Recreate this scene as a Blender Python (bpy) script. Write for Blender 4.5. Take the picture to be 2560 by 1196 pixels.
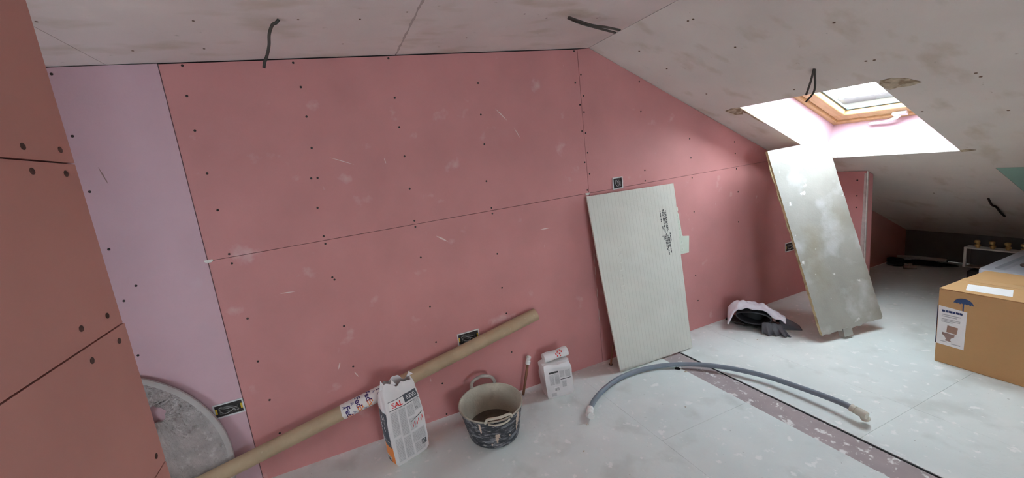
import bpy, bmesh, math, random
import numpy as np
from mathutils import Vector, Matrix
random.seed(7)
for o in list(bpy.data.objects): bpy.data.objects.remove(o)
SC = bpy.context.scene
COL = SC.collection

# ---------------------------------------------------------------- camera
FW, FH = 2560.0, 1196.0
F_PX, CX, CY = 956.23, 1174.68, 576.30
YAW, PIT, ROL = 0.3264, 0.1648, -0.1352
def cam_rot():
    r0 = np.array([[1,0,0],[0,0,-1],[0,1,0]], float)
    c,s = math.cos(YAW),math.sin(YAW); ry = np.array([[c,-s,0],[s,c,0],[0,0,1]])
    c,s = math.cos(PIT),math.sin(PIT); rx = np.array([[1,0,0],[0,c,-s],[0,s,c]])
    c,s = math.cos(ROL),math.sin(ROL); rz = np.array([[c,-s,0],[s,c,0],[0,0,1]])
    return rz@rx@r0@ry
R = cam_rot()
cd = bpy.data.cameras.new('camera'); cam = bpy.data.objects.new('camera', cd); COL.objects.link(cam)
cd.sensor_fit = 'HORIZONTAL'; cd.sensor_width = 36.0; cd.lens = F_PX*36.0/FW
cd.shift_x = (FW/2-CX)/FW; cd.shift_y = (CY-FH/2)/FW
cd.clip_start = 0.02; cd.clip_end = 200
m = Matrix.Identity(4)
for i in range(3):
    m[i][0] = R[0][i]; m[i][1] = -R[1][i]; m[i][2] = -R[2][i]
m.translation = Vector((0.0, -2.0983, 1.4757))
cam.matrix_world = m
SC.camera = cam

# ---------------------------------------------------------------- world, light, exposure
SKY_STRENGTH = 9.0
w = bpy.data.worlds.new('sky'); SC.world = w; w.use_nodes = True
nt = w.node_tree; bg = nt.nodes['Background']
tc = nt.nodes.new('ShaderNodeTexCoord'); nz = nt.nodes.new('ShaderNodeTexNoise'); rp = nt.nodes.new('ShaderNodeValToRGB')
nz.inputs['Scale'].default_value = 2.2; nz.inputs['Detail'].default_value = 4
rp.color_ramp.elements[0].position = 0.35; rp.color_ramp.elements[0].color = (0.74,0.88,1.0,1)
rp.color_ramp.elements[1].position = 0.7; rp.color_ramp.elements[1].color = (0.97,0.985,1.0,1)
nt.links.new(tc.outputs['Generated'], nz.inputs['Vector']); nt.links.new(nz.outputs['Fac'], rp.inputs['Fac'])
nt.links.new(rp.outputs['Color'], bg.inputs['Color']); bg.inputs['Strength'].default_value = SKY_STRENGTH
vs = SC.view_settings
vs.view_transform = 'Standard'; vs.look = 'None'; vs.exposure = 1.56; vs.gamma = 1.0; vs.use_curve_mapping = False
SC.cycles.max_bounces = 9; SC.cycles.diffuse_bounces = 7; SC.cycles.glossy_bounces = 3; SC.cycles.transparent_max_bounces = 8
SC.cycles.sample_clamp_indirect = 8.0; SC.cycles.use_adaptive_sampling = True; SC.cycles.adaptive_threshold = 0.03
SC.cycles.caustics_reflective = False; SC.cycles.caustics_refractive = False

# ---------------------------------------------------------------- dimensions of the room (metres)
H = 2.0978; XC = 1.6466; TH = 0.4651; CT, ST = math.cos(TH), math.sin(TH)
XA, XB = -0.610, 1.5582              # plumb joints of the back wall boards
UB, UT, YL, YR = 2.0418, 1.0698, -0.2553, -0.9262     # skylight opening on the slope
UK = 4.06                            # slope meets the knee wall
XK = XC+UK*CT
XMIN, YMIN = -2.3, -4.7
def S(u, y, o=0.0): return (XC+u*CT+o*ST, y, H-u*ST+o*CT)
def slope_z(x): return H-(x-XC)*ST/CT

# ---------------------------------------------------------------- materials
MATS = {}
def mk(name, col, rough=.8, var=.10, scale=5., layers=(), bump=0., bscale=80., metal=0., spec=.35, stretch=(1,1,1), stripes=None):
    """layers: (colour, scale, low, high, detail, amount, stretch)"""
    if name in MATS: return MATS[name]
    mt = bpy.data.materials.new(name); mt.use_nodes = True; MATS[name] = mt
    t = mt.node_tree; N = t.nodes; Lk = t.links; b = N['Principled BSDF']
    b.inputs['Roughness'].default_value = rough; b.inputs['Metallic'].default_value = metal
    b.inputs['Specular IOR Level'].default_value = spec
    tcn = N.new('ShaderNodeTexCoord')
    def mapped(st, off=0.):
        mp = N.new('ShaderNodeMapping'); mp.inputs['Scale'].default_value = st; mp.inputs['Location'].default_value = (off,off*1.7,off*.6)
        Lk.new(tcn.outputs['Object'], mp.inputs['Vector']); return mp.outputs['Vector']
    n = N.new('ShaderNodeTexNoise'); n.inputs['Scale'].default_value = scale; n.inputs['Detail'].default_value = 5
    Lk.new(mapped(stretch), n.inputs['Vector'])
    r = N.new('ShaderNodeValToRGB'); r.color_ramp.elements[0].position = .3; r.color_ramp.elements[1].position = .7
    r.color_ramp.elements[0].color = tuple(c*(1-var) for c in col)+(1,)
    r.color_ramp.elements[1].color = tuple(min(1,c*(1+var)) for c in col)+(1,)
    Lk.new(n.outputs['Fac'], r.inputs['Fac']); cur = r.outputs['Color']
    for k,ly in enumerate(layers):
        c2,sc2,lo,hi,det,amt,st = ly
        n2 = N.new('ShaderNodeTexNoise'); n2.inputs['Scale'].default_value = sc2; n2.inputs['Detail'].default_value = det
        Lk.new(mapped(st, 3.1*(k+1)), n2.inputs['Vector'])
        r2 = N.new('ShaderNodeValToRGB'); r2.color_ramp.elements[0].position = lo; r2.color_ramp.elements[1].position = hi
        r2.color_ramp.elements[0].color = (0,0,0,1); r2.color_ramp.elements[1].color = (amt,amt,amt,1)
        Lk.new(n2.outputs['Fac'], r2.inputs['Fac'])
        mx = N.new('ShaderNodeMix'); mx.data_type = 'RGBA'; mx.inputs['B'].default_value = tuple(c2)+(1,)
        Lk.new(r2.outputs['Color'], mx.inputs['Factor']); Lk.new(cur, mx.inputs['A']); cur = mx.outputs['Result']
    if stripes:
        axis, period, width, c2, amt = stripes
        sx = N.new('ShaderNodeSeparateXYZ'); Lk.new(tcn.outputs['Object'], sx.inputs[0])
        dv = N.new('ShaderNodeMath'); dv.operation = 'DIVIDE'; dv.inputs[1].default_value = period; Lk.new(sx.outputs[axis], dv.inputs[0])
        fr = N.new('ShaderNodeMath'); fr.operation = 'FRACT'; Lk.new(dv.outputs[0], fr.inputs[0])
        lt = N.new('ShaderNodeMath'); lt.operation = 'LESS_THAN'; lt.inputs[1].default_value = width; Lk.new(fr.outputs[0], lt.inputs[0])
        ml = N.new('ShaderNodeMath'); ml.operation = 'MULTIPLY'; ml.inputs[1].default_value = amt; Lk.new(lt.outputs[0], ml.inputs[0])
        mx = N.new('ShaderNodeMix'); mx.data_type = 'RGBA'; mx.inputs['B'].default_value = tuple(c2)+(1,)
        Lk.new(ml.outputs[0], mx.inputs['Factor']); Lk.new(cur, mx.inputs['A']); cur = mx.outputs['Result']
    Lk.new(cur, b.inputs['Base Color'])
    if bump:
        n3 = N.new('ShaderNodeTexNoise'); n3.inputs['Scale'].default_value = bscale; n3.inputs['Detail'].default_value = 4
        Lk.new(mapped(stretch), n3.inputs['Vector'])
        bp = N.new('ShaderNodeBump'); bp.inputs['Strength'].default_value = bump; bp.inputs['Distance'].default_value = .01
        Lk.new(n3.outputs['Fac'], bp.inputs['Height']); Lk.new(bp.outputs['Normal'], b.inputs['Normal'])
    return mt
def flat(name, col, rough=.7, metal=0., spec=.35, var=.05): return mk(name, col, rough, var, 12., metal=metal, spec=spec)
U1 = (1,1,1)
PINK = mk('pink_plasterboard', (.58,.254,.248), .62, .07, 3., [
    ((.74,.56,.56), 7., .64, .74, 6, .40, (1,1,1)), ((.46,.21,.20), 2.2, .58, .75, 4, .35, U1), ((.80,.66,.66), 26., .73, .78, 3, .40, (1,1,.35))], bump=.05)
PINK2 = mk('pink_plasterboard_partition', (.52,.255,.215), .75, .06, 2.5, [((.45,.22,.19), 3., .55, .8, 4, .4, U1)])
LILAC = mk('lilac_plasterboard', (.60,.39,.43), .65, .06, 2.5, [((.62,.50,.55), 6., .64, .76, 5, .3, U1)], bump=.05)
REVEAL = mk('pale_pink_reveal', (.62,.44,.50), .75, .04, 3.)
CEIL = mk('grey_board_paper', (.70,.61,.575), .8, .06, 3., [
    ((.52,.43,.34), 3.2, .54, .70, 7, .65, (1,2.2,1)), ((.77,.69,.64), 9., .62, .72, 5, .35, U1), ((.36,.30,.25), 22., .70, .76, 4, .5, (1,1.5,1))])
CEILD = mk('grey_board_paper_slope', (.69,.64,.59), .8, .06, 3., [
    ((.52,.45,.36), 4.2, .56, .70, 7, .60, (1,2.,1)), ((.34,.28,.22), 26., .71, .77, 4, .5, (1,1.5,1))])
GREEN = mk('green_plasterboard', (.30,.50,.43), .8, .06, 3.)
DARK = flat('dark_void', (.03,.026,.024), .95)
GYPS = mk('white_gypsum_edge', (.80,.78,.72), .9, .10, 40., bump=.4, bscale=120)
TAN = mk('torn_board_core', (.50,.42,.30), .9, .25, 40., [((.24,.17,.10), 30., .5, .6, 3, .8, U1)], bump=.5)
SCREW = flat('screw_head', (.045,.03,.028), .5, .3)
BROWN = flat('rust_spot', (.16,.10,.06), .9)
FLOORM = mk('cement_board_floor', (.72,.765,.74), .58, .07, 2.2, [
    ((.80,.82,.79), 3.5, .55, .72, 6, .6, U1), ((.53,.555,.52), 5., .56, .70, 7, .55, U1), ((.90,.90,.88), 22., .63, .68, 5, .7, U1),
    ((.38,.38,.36), 55., .72, .76, 3, .6, U1)], bump=.12, bscale=40)
STRIPM = mk('mauve_floor_strip', (.40,.335,.335), .7, .10, 8., [((.82,.82,.80), 26., .60, .66, 3, .9, U1), ((.72,.70,.68), 60., .66, .70, 2, .7, U1)])
def glassmat():
    mt = bpy.data.materials.new('window_glass'); mt.use_nodes = True; t = mt.node_tree
    for n in list(t.nodes): t.nodes.remove(n)
    o = t.nodes.new('ShaderNodeOutputMaterial'); mx = t.nodes.new('ShaderNodeMixShader'); tr = t.nodes.new('ShaderNodeBsdfTransparent'); gl = t.nodes.new('ShaderNodeBsdfGlossy')
    tr.inputs['Color'].default_value = (.93,.97,.98,1); gl.inputs['Roughness'].default_value = .03; mx.inputs['Fac'].default_value = .05
    t.links.new(tr.outputs[0], mx.inputs[1]); t.links.new(gl.outputs[0], mx.inputs[2]); t.links.new(mx.outputs[0], o.inputs[0]); return mt
GLASS = glassmat()

# ---------------------------------------------------------------- mesh helpers (all coordinates in world metres)
def link(name, me, parent=None, loc=None):
    o = bpy.data.objects.new(name, me); COL.objects.link(o)
    if parent: o.parent = parent
    if loc is not None: o.location = loc
    return o
def wpos(o):
    p = Vector((0,0,0))
    while o: p = p+Vector(o.location); o = o.parent
    return p
def mesh(name, V, Fc, mat, parent=None, smooth=False, origin=None, kind=None, mats=None, midx=None):
    V = [tuple(map(float,v)) for v in V]
    if parent is not None: org = wpos(parent); loc = None
    else:
        a = np.array(V); org = Vector(origin) if origin is not None else Vector(((a[:,0].min()+a[:,0].max())/2,(a[:,1].min()+a[:,1].max())/2,a[:,2].min())); loc = org
    me = bpy.data.meshes.new(name)
    me.from_pydata([(v[0]-org[0],v[1]-org[1],v[2]-org[2]) for v in V], [], Fc)
    for mm in (mats or [mat]): me.materials.append(mm)
    if midx is not None: me.polygons.foreach_set('material_index', midx)
    bm = bmesh.new(); bm.from_mesh(me); bmesh.ops.remove_doubles(bm, verts=bm.verts, dist=1e-5); bmesh.ops.recalc_face_normals(bm, faces=bm.faces); bm.to_mesh(me); bm.free()
    if smooth:
        me.polygons.foreach_set('use_smooth', [True]*len(me.polygons))
        try: me.set_sharp_from_angle(angle=math.radians(50))
        except Exception: pass
    o = link(name, me, parent, loc)
    if kind: o['kind'] = kind
    return o
def thing(name, loc, label, cat, group=None):
    o = bpy.data.objects.new(name, None); COL.objects.link(o); o.location = loc; o.empty_display_size = .05
    o['label'] = label; o['category'] = cat
    if group: o['group'] = group
    return o
def tag(o, label, cat, group=None):
    o['label'] = label; o['category'] = cat
    if group: o['group'] = group
    return o
def structure(name, loc=(0,0,0), label=None):
    o = bpy.data.objects.new(name, None); COL.objects.link(o); o.location = loc; o['kind'] = 'structure'; o.empty_display_size = .05
    if label: o['label'] = label
    return o
def vec(*a): return np.array(a, float)
def prism(poly, f, a, b):
    """poly: 2D outline, f(x,y,o)->world; from offset a to offset b"""
    n = len(poly)
    V = [f(x,y,a) for x,y in poly]+[f(x,y,b) for x,y in poly]
    Fc = [list(range(n)), list(range(2*n-1,n-1,-1))]+[[i,(i+1)%n,n+(i+1)%n,n+i] for i in range(n)]
    return V,Fc
def box(c0, c1):
    (x0,y0,z0),(x1,y1,z1) = c0,c1
    return prism([(x0,y0),(x1,y0),(x1,y1),(x0,y1)], lambda x,y,o:(x,y,o), z0, z1)
def obox(o, a, b, c):
    o,a,b,c = (np.array(k,float) for k in (o,a,b,c))
    V = [o, o+a, o+a+b, o+b, o+c, o+a+c, o+a+b+c, o+b+c]
    return V, [[0,1,2,3],[7,6,5,4],[0,4,5,1],[1,5,6,2],[2,6,7,3],[3,7,4,0]]
def join(*parts):
    V,Fc = [],[]
    for v,f in parts:
        n = len(V); V += list(v); Fc += [[i+n for i in q] for q in f]
    return V,Fc
def bevel(o, wd=.004, seg=2):
    md = o.modifiers.new('bevel','BEVEL'); md.width = wd; md.segments = seg; md.limit_method = 'ANGLE'; return o
def frames(P):
    P = [np.array(p,float) for p in P]; T = []
    for i in range(len(P)):
        d = P[min(i+1,len(P)-1)]-P[max(i-1,0)]; T.append(d/(np.linalg.norm(d)+1e-12))
    n = np.cross(T[0], (0,0,1.)); 
    if np.linalg.norm(n) < .05: n = np.cross(T[0], (0,1.,0))
    n /= np.linalg.norm(n); out = []
    for t in T:
        n = n-t*(n@t); n /= np.linalg.norm(n); out.append((n, np.cross(t,n)))
    return P,T,out
def tube(P, r, seg=12, caps=True):
    P,T,fr = frames(P); V,Fc = [],[]; k = len(P)
    rr = r if hasattr(r,'__len__') else [r]*k
    for p,(a,b),q in zip(P,fr,rr):
        for j in range(seg):
            t = 2*math.pi*j/seg; V.append(p+q*(math.cos(t)*a+math.sin(t)*b))
    for i in range(k-1):
        for j in range(seg): Fc.append([i*seg+j, i*seg+(j+1)%seg, (i+1)*seg+(j+1)%seg, (i+1)*seg+j])
    if caps: Fc += [list(range(seg-1,-1,-1)), list(range((k-1)*seg,k*seg))]
    return V,Fc
def spline(P, n=8):
    P = [np.array(p,float) for p in P]; Q = [2*P[0]-P[1]]+P+[2*P[-1]-P[-2]]; out = []
    for i in range(1,len(Q)-2):
        for k in range(n):
            t = k/n; a,b,c,d = Q[i-1:i+3]
            out.append(.5*((2*b)+(c-a)*t+(2*a-5*b+4*c-d)*t*t+(3*b-a-3*c+d)*t**3))
    return out+[P[-1]]
def lathe(prof, c, seg=48, e=(0,0,1)):
    """prof: (radius, height) along the vertical axis through c"""
    V,Fc = [],[]; n = len(prof)
    for r,z in prof:
        for j in range(seg):
            t = 2*math.pi*j/seg; V.append((c[0]+r*math.cos(t), c[1]+r*math.sin(t), c[2]+z))
    for i in range(n-1):
        for j in range(seg): Fc.append([i*seg+j, i*seg+(j+1)%seg, (i+1)*seg+(j+1)%seg, (i+1)*seg+j])
    return V,Fc
def grid(fn, nu, nv, closed=False):
    V = [fn(i/nu, j/nv) for j in range(nv+1) for i in range(nu+(0 if closed else 1))]
    k = nu+(0 if closed else 1); Fc = []
    for j in range(nv):
        for i in range(nu): Fc.append([j*k+i, j*k+(i+1)%k, (j+1)*k+(i+1)%k, (j+1)*k+i])
    return V,Fc
def text2d(s, size=1.0, sub=True):
    cu = bpy.data.curves.new('txt','FONT'); cu.body = s; cu.size = size; cu.align_x = 'CENTER'; cu.align_y = 'CENTER'; cu.resolution_u = 3; cu.offset = .026*size
    ob = bpy.data.objects.new('txt', cu); COL.objects.link(ob)
    dg = bpy.context.evaluated_depsgraph_get(); me = bpy.data.meshes.new_from_object(ob.evaluated_get(dg))
    if sub:
        bm = bmesh.new(); bm.from_mesh(me); bmesh.ops.triangulate(bm, faces=bm.faces)
        for _ in range(2): bmesh.ops.subdivide_edges(bm, edges=[e for e in bm.edges if e.calc_length() > size*.22], cuts=1)
        bmesh.ops.triangulate(bm, faces=bm.faces); bm.to_mesh(me); bm.free()
    V = [tuple(v.co[:2]) for v in me.vertices]; Fc = [list(p.vertices) for p in me.polygons]
    bpy.data.objects.remove(ob); bpy.data.meshes.remove(me); bpy.data.curves.remove(cu)
    return V,Fc
def disc_mesh(name, r, h, mat, seg=10):
    V = [(0,0,h)]+[(r*math.cos(2*math.pi*j/seg), r*math.sin(2*math.pi*j/seg), h*.7) for j in range(seg)]+[(r*1.0*math.cos(2*math.pi*j/seg), r*math.sin(2*math.pi*j/seg), -h) for j in range(seg)]
    Fc = [[0,1+j,1+(j+1)%seg] for j in range(seg)]+[[1+j,1+seg+j,1+seg+(j+1)%seg,1+(j+1)%seg] for j in range(seg)]
    me = bpy.data.meshes.new(name); me.from_pydata(V,[],Fc); me.materials.append(mat); return me

# ================================================================ THE ROOM
# ---- floor: cement boards on a base, mauve strip with an open joint
fl = structure('floor', (0,0,0), 'pale grey cement board floor')
mesh('subfloor', *box((XMIN,YMIN,-.12),(XK+.1,.1,-.075)), DARK, fl)
def floor_board(x0,x1,y0,y1,z=0.0,mat=FLOORM,name='floor_board',g=.0005):
    return mesh(name, *box((x0+g,y0+g,-.07),(x1-g,y1-g,z)), mat, fl)
floor_board(XMIN,1.315,-1.6,.012); floor_board(XMIN,1.315,YMIN,-1.6); floor_board(1.315,1.9141,-.75,.012); floor_board(1.315,1.9141,YMIN,-.75)
floor_board(1.9141,2.0645,YMIN,.012,-.004,STRIPM,'floor_strip',0.)
floor_board(2.0755,2.505,-1.16,.012); floor_board(2.0755,2.505,YMIN,-1.16)
floor_board(2.505,3.09,-1.16,.012); floor_board(2.505,3.09,YMIN,-1.16); floor_board(3.09,XK+.02,-1.16,.012); floor_board(3.09,XK+.02,YMIN,-1.16)

mesh('floor_notch', *prism([(1.872,-.318),(1.900,-.300),(1.913,-.312),(1.905,-.332),(1.890,-.340)], lambda x,y,o:(x,y,o), -.001, .0006), DARK, fl)
mesh('gap_shade_strip', *box((2.0652,YMIN,-.07),(2.0748,.010,-.0035)), flat('gap_shade_black',(.012,.011,.011),.9), fl)  # black strip in the open gap, standing in for its shade
# ---- back wall: plasterboards screwed to studs
wb = structure('wall_back', (0,0,0), 'wall of pink plasterboard with dark screws')
mesh('wall_backing', *prism([(XMIN,0),(XK+.1,0),(XK+.1,slope_z(XK+.1)+.05),(XC+.02,H+.05),(XMIN,H+.05)], lambda x,z,o:(x,o,z), .0135, .06), DARK, wb)
def wall_board(poly, mat, name='plasterboard'):
    return mesh(name, *prism(poly, lambda x,z,o:(x,o,z), 0.0, .0125), mat, wb)
g = .0012; TOPG = H-.007
LB = wall_board([(XMIN,.004),(XA-g*1.6,.004),(XA-g*1.6,TOPG+.003),(XMIN,TOPG+.003)], LILAC)
wall_board([(XA+g*1.6,1.2+g),(XB-g,1.2+g),(XB-g,TOPG),(XA+g*1.6,TOPG)], PINK)
wall_board([(XA+g*1.6,.004),(XB-g,.004),(XB-g,1.2-g),(XA+g*1.6,1.2-g)], PINK)
x12 = XC+(H-1.2)*CT/ST
wall_board([(XB+g,1.2+g),(x12-.01,1.2+g),(XC,TOPG+.004),(XB+g,TOPG)], PINK)
wall_board([(XB+g,.004),(3.732,.004),(3.732,slope_z(3.732)-.003),(x12-.006,1.2-g),(XB+g,1.2-g)], PINK)
wall_board([(3.808,.004),(XK,.004),(XK,slope_z(XK)),(3.808,slope_z(3.808)-.004)], PINK2)
SCREW_WALL = [(-0.531,1.952),(-0.533,1.800),(-0.526,1.605),(-0.520,1.431),(-0.520,2.082),(-0.978,2.068),(-0.970,1.819),(-0.968,1.585),(-0.961,1.329),(-0.904,1.148),(-0.962,1.090),(-0.969,0.827),(-0.065,2.076),(-0.052,1.962),(-0.053,1.822),(-0.058,1.670),(-0.088,1.522),(-0.058,1.520),(-0.086,1.371),(-0.084,1.222),(0.395,2.080),(0.395,1.881),(0.394,1.730),(0.397,1.575),(0.397,1.399),(0.395,1.220),(0.395,1.185),(0.877,1.929),(0.870,1.756),(0.869,1.589),(0.853,1.377),(0.864,1.216),(0.865,1.182),(-0.517,1.216),(-0.515,1.169),(-0.506,0.883),(-0.506,0.652),(-0.496,0.432),(-0.487,0.236),(-0.083,1.182),(-0.082,1.000),(-0.074,0.985),(-0.073,0.723),(-0.067,0.484),(0.398,1.008),(0.406,0.711),(0.408,0.489),(0.407,0.223),(0.403,0.020),(0.864,0.933),(0.867,0.716),(0.875,0.546),(0.878,0.283),(1.535,2.081),(1.525,1.895),(1.571,1.941),(1.579,1.813),(1.546,1.761),(1.572,1.715),(1.545,1.599),(1.571,1.584),(1.574,1.460),(1.546,1.402),(1.576,1.324),(1.548,1.222),(2.025,1.875),(2.024,1.682),(2.029,1.288),(2.027,1.216),(2.454,1.322),(2.449,1.459),(2.458,1.178),(2.897,1.390),(2.903,1.302),(2.913,1.185),(2.465,0.925),(2.926,1.005),(2.924,0.768),(2.457,0.435),(2.472,0.229)]
SCUFFS = [((0.964,1.782),(1.032,1.708)),((0.016,1.614),(0.131,1.563)),((0.504,1.113),(0.569,1.066)),((-0.128,0.532),(-0.144,0.490)),((-0.068,0.453),(-0.049,0.416)),((1.071,1.663),(1.103,1.601)),((-0.916,1.684),(-0.897,1.605)),((0.287,1.580),(0.293,1.547)),((-0.341,0.972),(-0.270,0.966)),((1.172,1.026),(1.245,1.025))]
sm = disc_mesh('screw', .0055, .0012, SCREW)
for x,z in SCREW_WALL:
    o = link('screw', sm, wb, (x, -.0002, z)); o.rotation_euler = (math.pi/2,0,0)
# filler left in the lower plumb joint, a chip of white filler where the joints cross
for z0,z1 in ((.93,.905),(.80,.72),(.70,.62),(.55,.46),(.40,.28)):
    P = [(XB+.002*math.sin(9*t), -.001, z0+(z1-z0)*t) for t in np.linspace(0,1,6)]
    mesh('joint_filler', *tube(P, [.001,.0035,.002,.004,.002,.001], 6), flat('filler_pink',(.62,.42,.40)), wb, True)
for px,pz in ((XA+.004,1.199),(XB-.01,1.196)):
    V = [(px+.018*math.cos(t)*(1+.4*math.sin(3*t)), -.0015, pz+.010*math.sin(t)*(1+.3*math.cos(2*t))) for t in np.linspace(0,2*math.pi,9)[:-1]]
    V += [(v[0],.001,v[2]) for v in V]
    mesh('filler_chip', V, [list(range(8))]+[[i,(i+1)%8,8+(i+1)%8,8+i] for i in range(8)], GYPS, wb)

SCUFF = flat('pale_scuff', (.72,.56,.55), .8); DSCUFF = flat('brown_scuff', (.30,.19,.17), .8)
for k,((xa,za),(xb,zb)) in enumerate(SCUFFS):
    dx,dz = xb-xa,zb-za; ln = math.hypot(dx,dz); nx,nz = -dz/ln,dx/ln; wd = (.004,.0025,.006,.005,.0045,.003,.004,.003,.003,.004)[k]
    top_ = [(xa+dx*t+nx*wd*(math.sin(math.pi*t)*(.7+.3*math.sin(19*t+k))), za+dz*t+nz*wd*math.sin(math.pi*t)) for t in np.linspace(0,1,9)]
    bot_ = [(xa+dx*t-nx*wd*.6*math.sin(math.pi*t), za+dz*t-nz*wd*.6*math.sin(math.pi*t)) for t in np.linspace(1,0,9)[1:-1]]
    mesh('scuff_mark', *prism(top_+bot_, lambda x,z,o:(x,o,z), -.0005, .001), DSCUFF if k == 6 else SCUFF, wb)
# ---- ceiling
ce = structure('ceiling', (0,0,H), 'flat ceiling of grey plasterboard with open joints')
mesh('ceiling_backing', *box((XMIN-.1,YMIN,H+.014),(XC+.02,.1,H+.06)), DARK, ce)
XJ1, XJ2 = -.7942, .4371
for x0,x1 in ((XMIN,XJ1),(XJ1,XJ2),(XJ2,XC)):
    gg = .0012 if x0 != XJ2 else .0022
    mesh('ceiling_board', *box((x0+gg,YMIN,H),(x1-{XJ1:.0012,XJ2:.0022,XC:.005}[x1],.006,H+.0125)), CEIL, ce)
# ragged filler scraped over the second ceiling joint
P = [(XJ2+.0012*math.sin(40*t), -.02-.9*t, H-.0002) for t in np.linspace(0,1,60)]
rr = [.0028+.0045*abs(math.sin(17*t))*abs(math.sin(53*t+1)) for t in np.linspace(0,1,60)]
V = [];Fc = []
for i,(p,r) in enumerate(zip(P,rr)):
    V += [(p[0]-r,p[1],H-.0008),(p[0]+r,p[1],H-.0008)]
    if i: Fc.append([2*i-2,2*i-1,2*i+1,2*i])
mesh('joint_scrape', V, Fc, flat('scraped_paper',(.44,.36,.33),.9), ce)
cm = disc_mesh('screw', .0045, .0008, BROWN, 8)
for x,y in [(-0.766,-0.451),(-0.634,-0.160),(-0.344,-0.450),(-0.389,-0.162),(-0.004,-0.456),(0.222,-0.457),(0.165,-0.179),(0.398,-0.524),(0.753,-0.221),(0.927,-0.504),(1.064,-0.460),(1.350,-0.457)]:
    o = link('screw', cm, ce, (x,y,-.0002)); o.rotation_euler = (math.pi,0,0)

# ---- sloping ceiling under the roof, with the skylight openings cut through
cs = structure('ceiling_slope', (0,0,0), 'sloping grey plasterboard ceiling under the roof')
US = [0.0, UT, UB, 2.346, UK+.02]
YS = [.006, YL, YR, -.975, -2.75, -3.42, YMIN]
TB = .016
def holed(cells, f, t0, t1):
    V,Fc,mi = [],[],[]; idx = {}
    def vi(a,b,o):
        k = (round(a,5),round(b,5),o)
        if k not in idx: idx[k] = len(V); V.append(f(a,b,o))
        return idx[k]
    edges = {}
    for (a0,a1,b0,b1) in cells:
        Fc.append([vi(a0,b0,t0),vi(a1,b0,t0),vi(a1,b1,t0),vi(a0,b1,t0)]); mi.append(0)
        Fc.append([vi(a0,b0,t1),vi(a0,b1,t1),vi(a1,b1,t1),vi(a1,b0,t1)]); mi.append(1)
        c = [(a0,b0),(a1,b0),(a1,b1),(a0,b1)]
        for i in range(4):
            e = (c[i],c[(i+1)%4]); edges[e] = edges.get(e,0)+1
    for (p,q) in list(edges):
        if (q,p) not in edges: Fc.append([vi(*p,t0),vi(*p,t1),vi(*q,t1),vi(*q,t0)]); mi.append(1)
    return V,Fc,mi
cells = []
for i in range(4):
    for j in range(6):
        if i == 1 and j == 1: continue
        if i == 3 and j >= 3: continue
        cells.append((US[i],US[i+1],YS[j],YS[j+1]))
V,Fc,mi = holed(cells, S, 0.0, TB)
me = bpy.data.meshes.new('slope_board'); me.from_pydata(V,[],Fc); me.materials.append(CEILD); me.materials.append(GYPS); me.polygons.foreach_set('material_index', mi)
link('slope_board', me, cs)
mesh('green_slope_board', *prism([(2.348,-.977),(UK+.02,-.977),(UK+.02,YMIN),(2.348,YMIN)], S, .0, TB), GREEN, cs)
sp = disc_mesh('screw', .0055, .0008, BROWN, 8)
for u,y in [(0.518,-1.008),(0.206,-0.215),(0.443,-0.208),(0.147,-0.591),(0.152,-0.616),(0.459,-0.622),(0.818,-0.198),(0.986,-0.614),(0.867,-0.972),(0.874,-0.999),(1.158,-1.219),(1.197,-1.222),(1.566,-1.208),(1.465,-0.958),(2.859,-.565)]:
    o = link('screw', sp, cs, S(u,y,-.0002)); o.rotation_euler = (math.pi,TH,0)
# torn paper at the corners of the opening
def torn(poly, name='torn_paper'):
    return mesh(name, *prism(poly, S, -.0025, .002), TAN, cs)
torn([(1.078,-.150),(1.062,-.20),(1.068,-.2555),(1.10,-.2555),(1.165,-.215),(1.150,-.165)])
torn([(1.10,-.2555),(1.33,-.2555),(1.34,-.247),(1.26,-.236),(1.18,-.243),(1.13,-.232)])
torn([(1.066,-.945),(1.062,-.985),(1.090,-1.03),(1.150,-1.060),(1.168,-1.02),(1.162,-.975),(1.172,-.940),(1.11,-.9262)])
torn([(2.030,-.9262),(2.022,-.955),(2.040,-.985),(2.052,-.96),(2.056,-.9262)])
# ragged gypsum along the lower edge of the opening
V,Fc = [],[]
for i in range(41):
    y = YL+(YR-YL)*i/40; rg = .010+.005*math.sin(i*1.9)*math.sin(i*.7)
    V += [S(UB-rg*.35,y,-.003), S(UB-rg,y,.014), S(UB+.004,y,.014), S(UB+.004,y,-.003)]
    if i:
        a,b = 4*(i-1),4*i; Fc += [[a+k,a+(k+1)%4,b+(k+1)%4,b+k] for k in range(4)]
mesh('broken_edge', V, Fc, GYPS, cs)
US2 = [0.0, UT-.02, UB+.02, UK+.02]; YS2 = [.05, YL+.02, YR-.02, -2.73, -3.44, YMIN]
V,Fc,mi = holed([(US2[i],US2[i+1],YS2[j],YS2[j+1]) for i in range(3) for j in range(5) if not (i == 1 and j == 1)], S, TB+.001, TB+.05)
mesh('roof_backing', V, Fc, DARK, cs)

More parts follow.
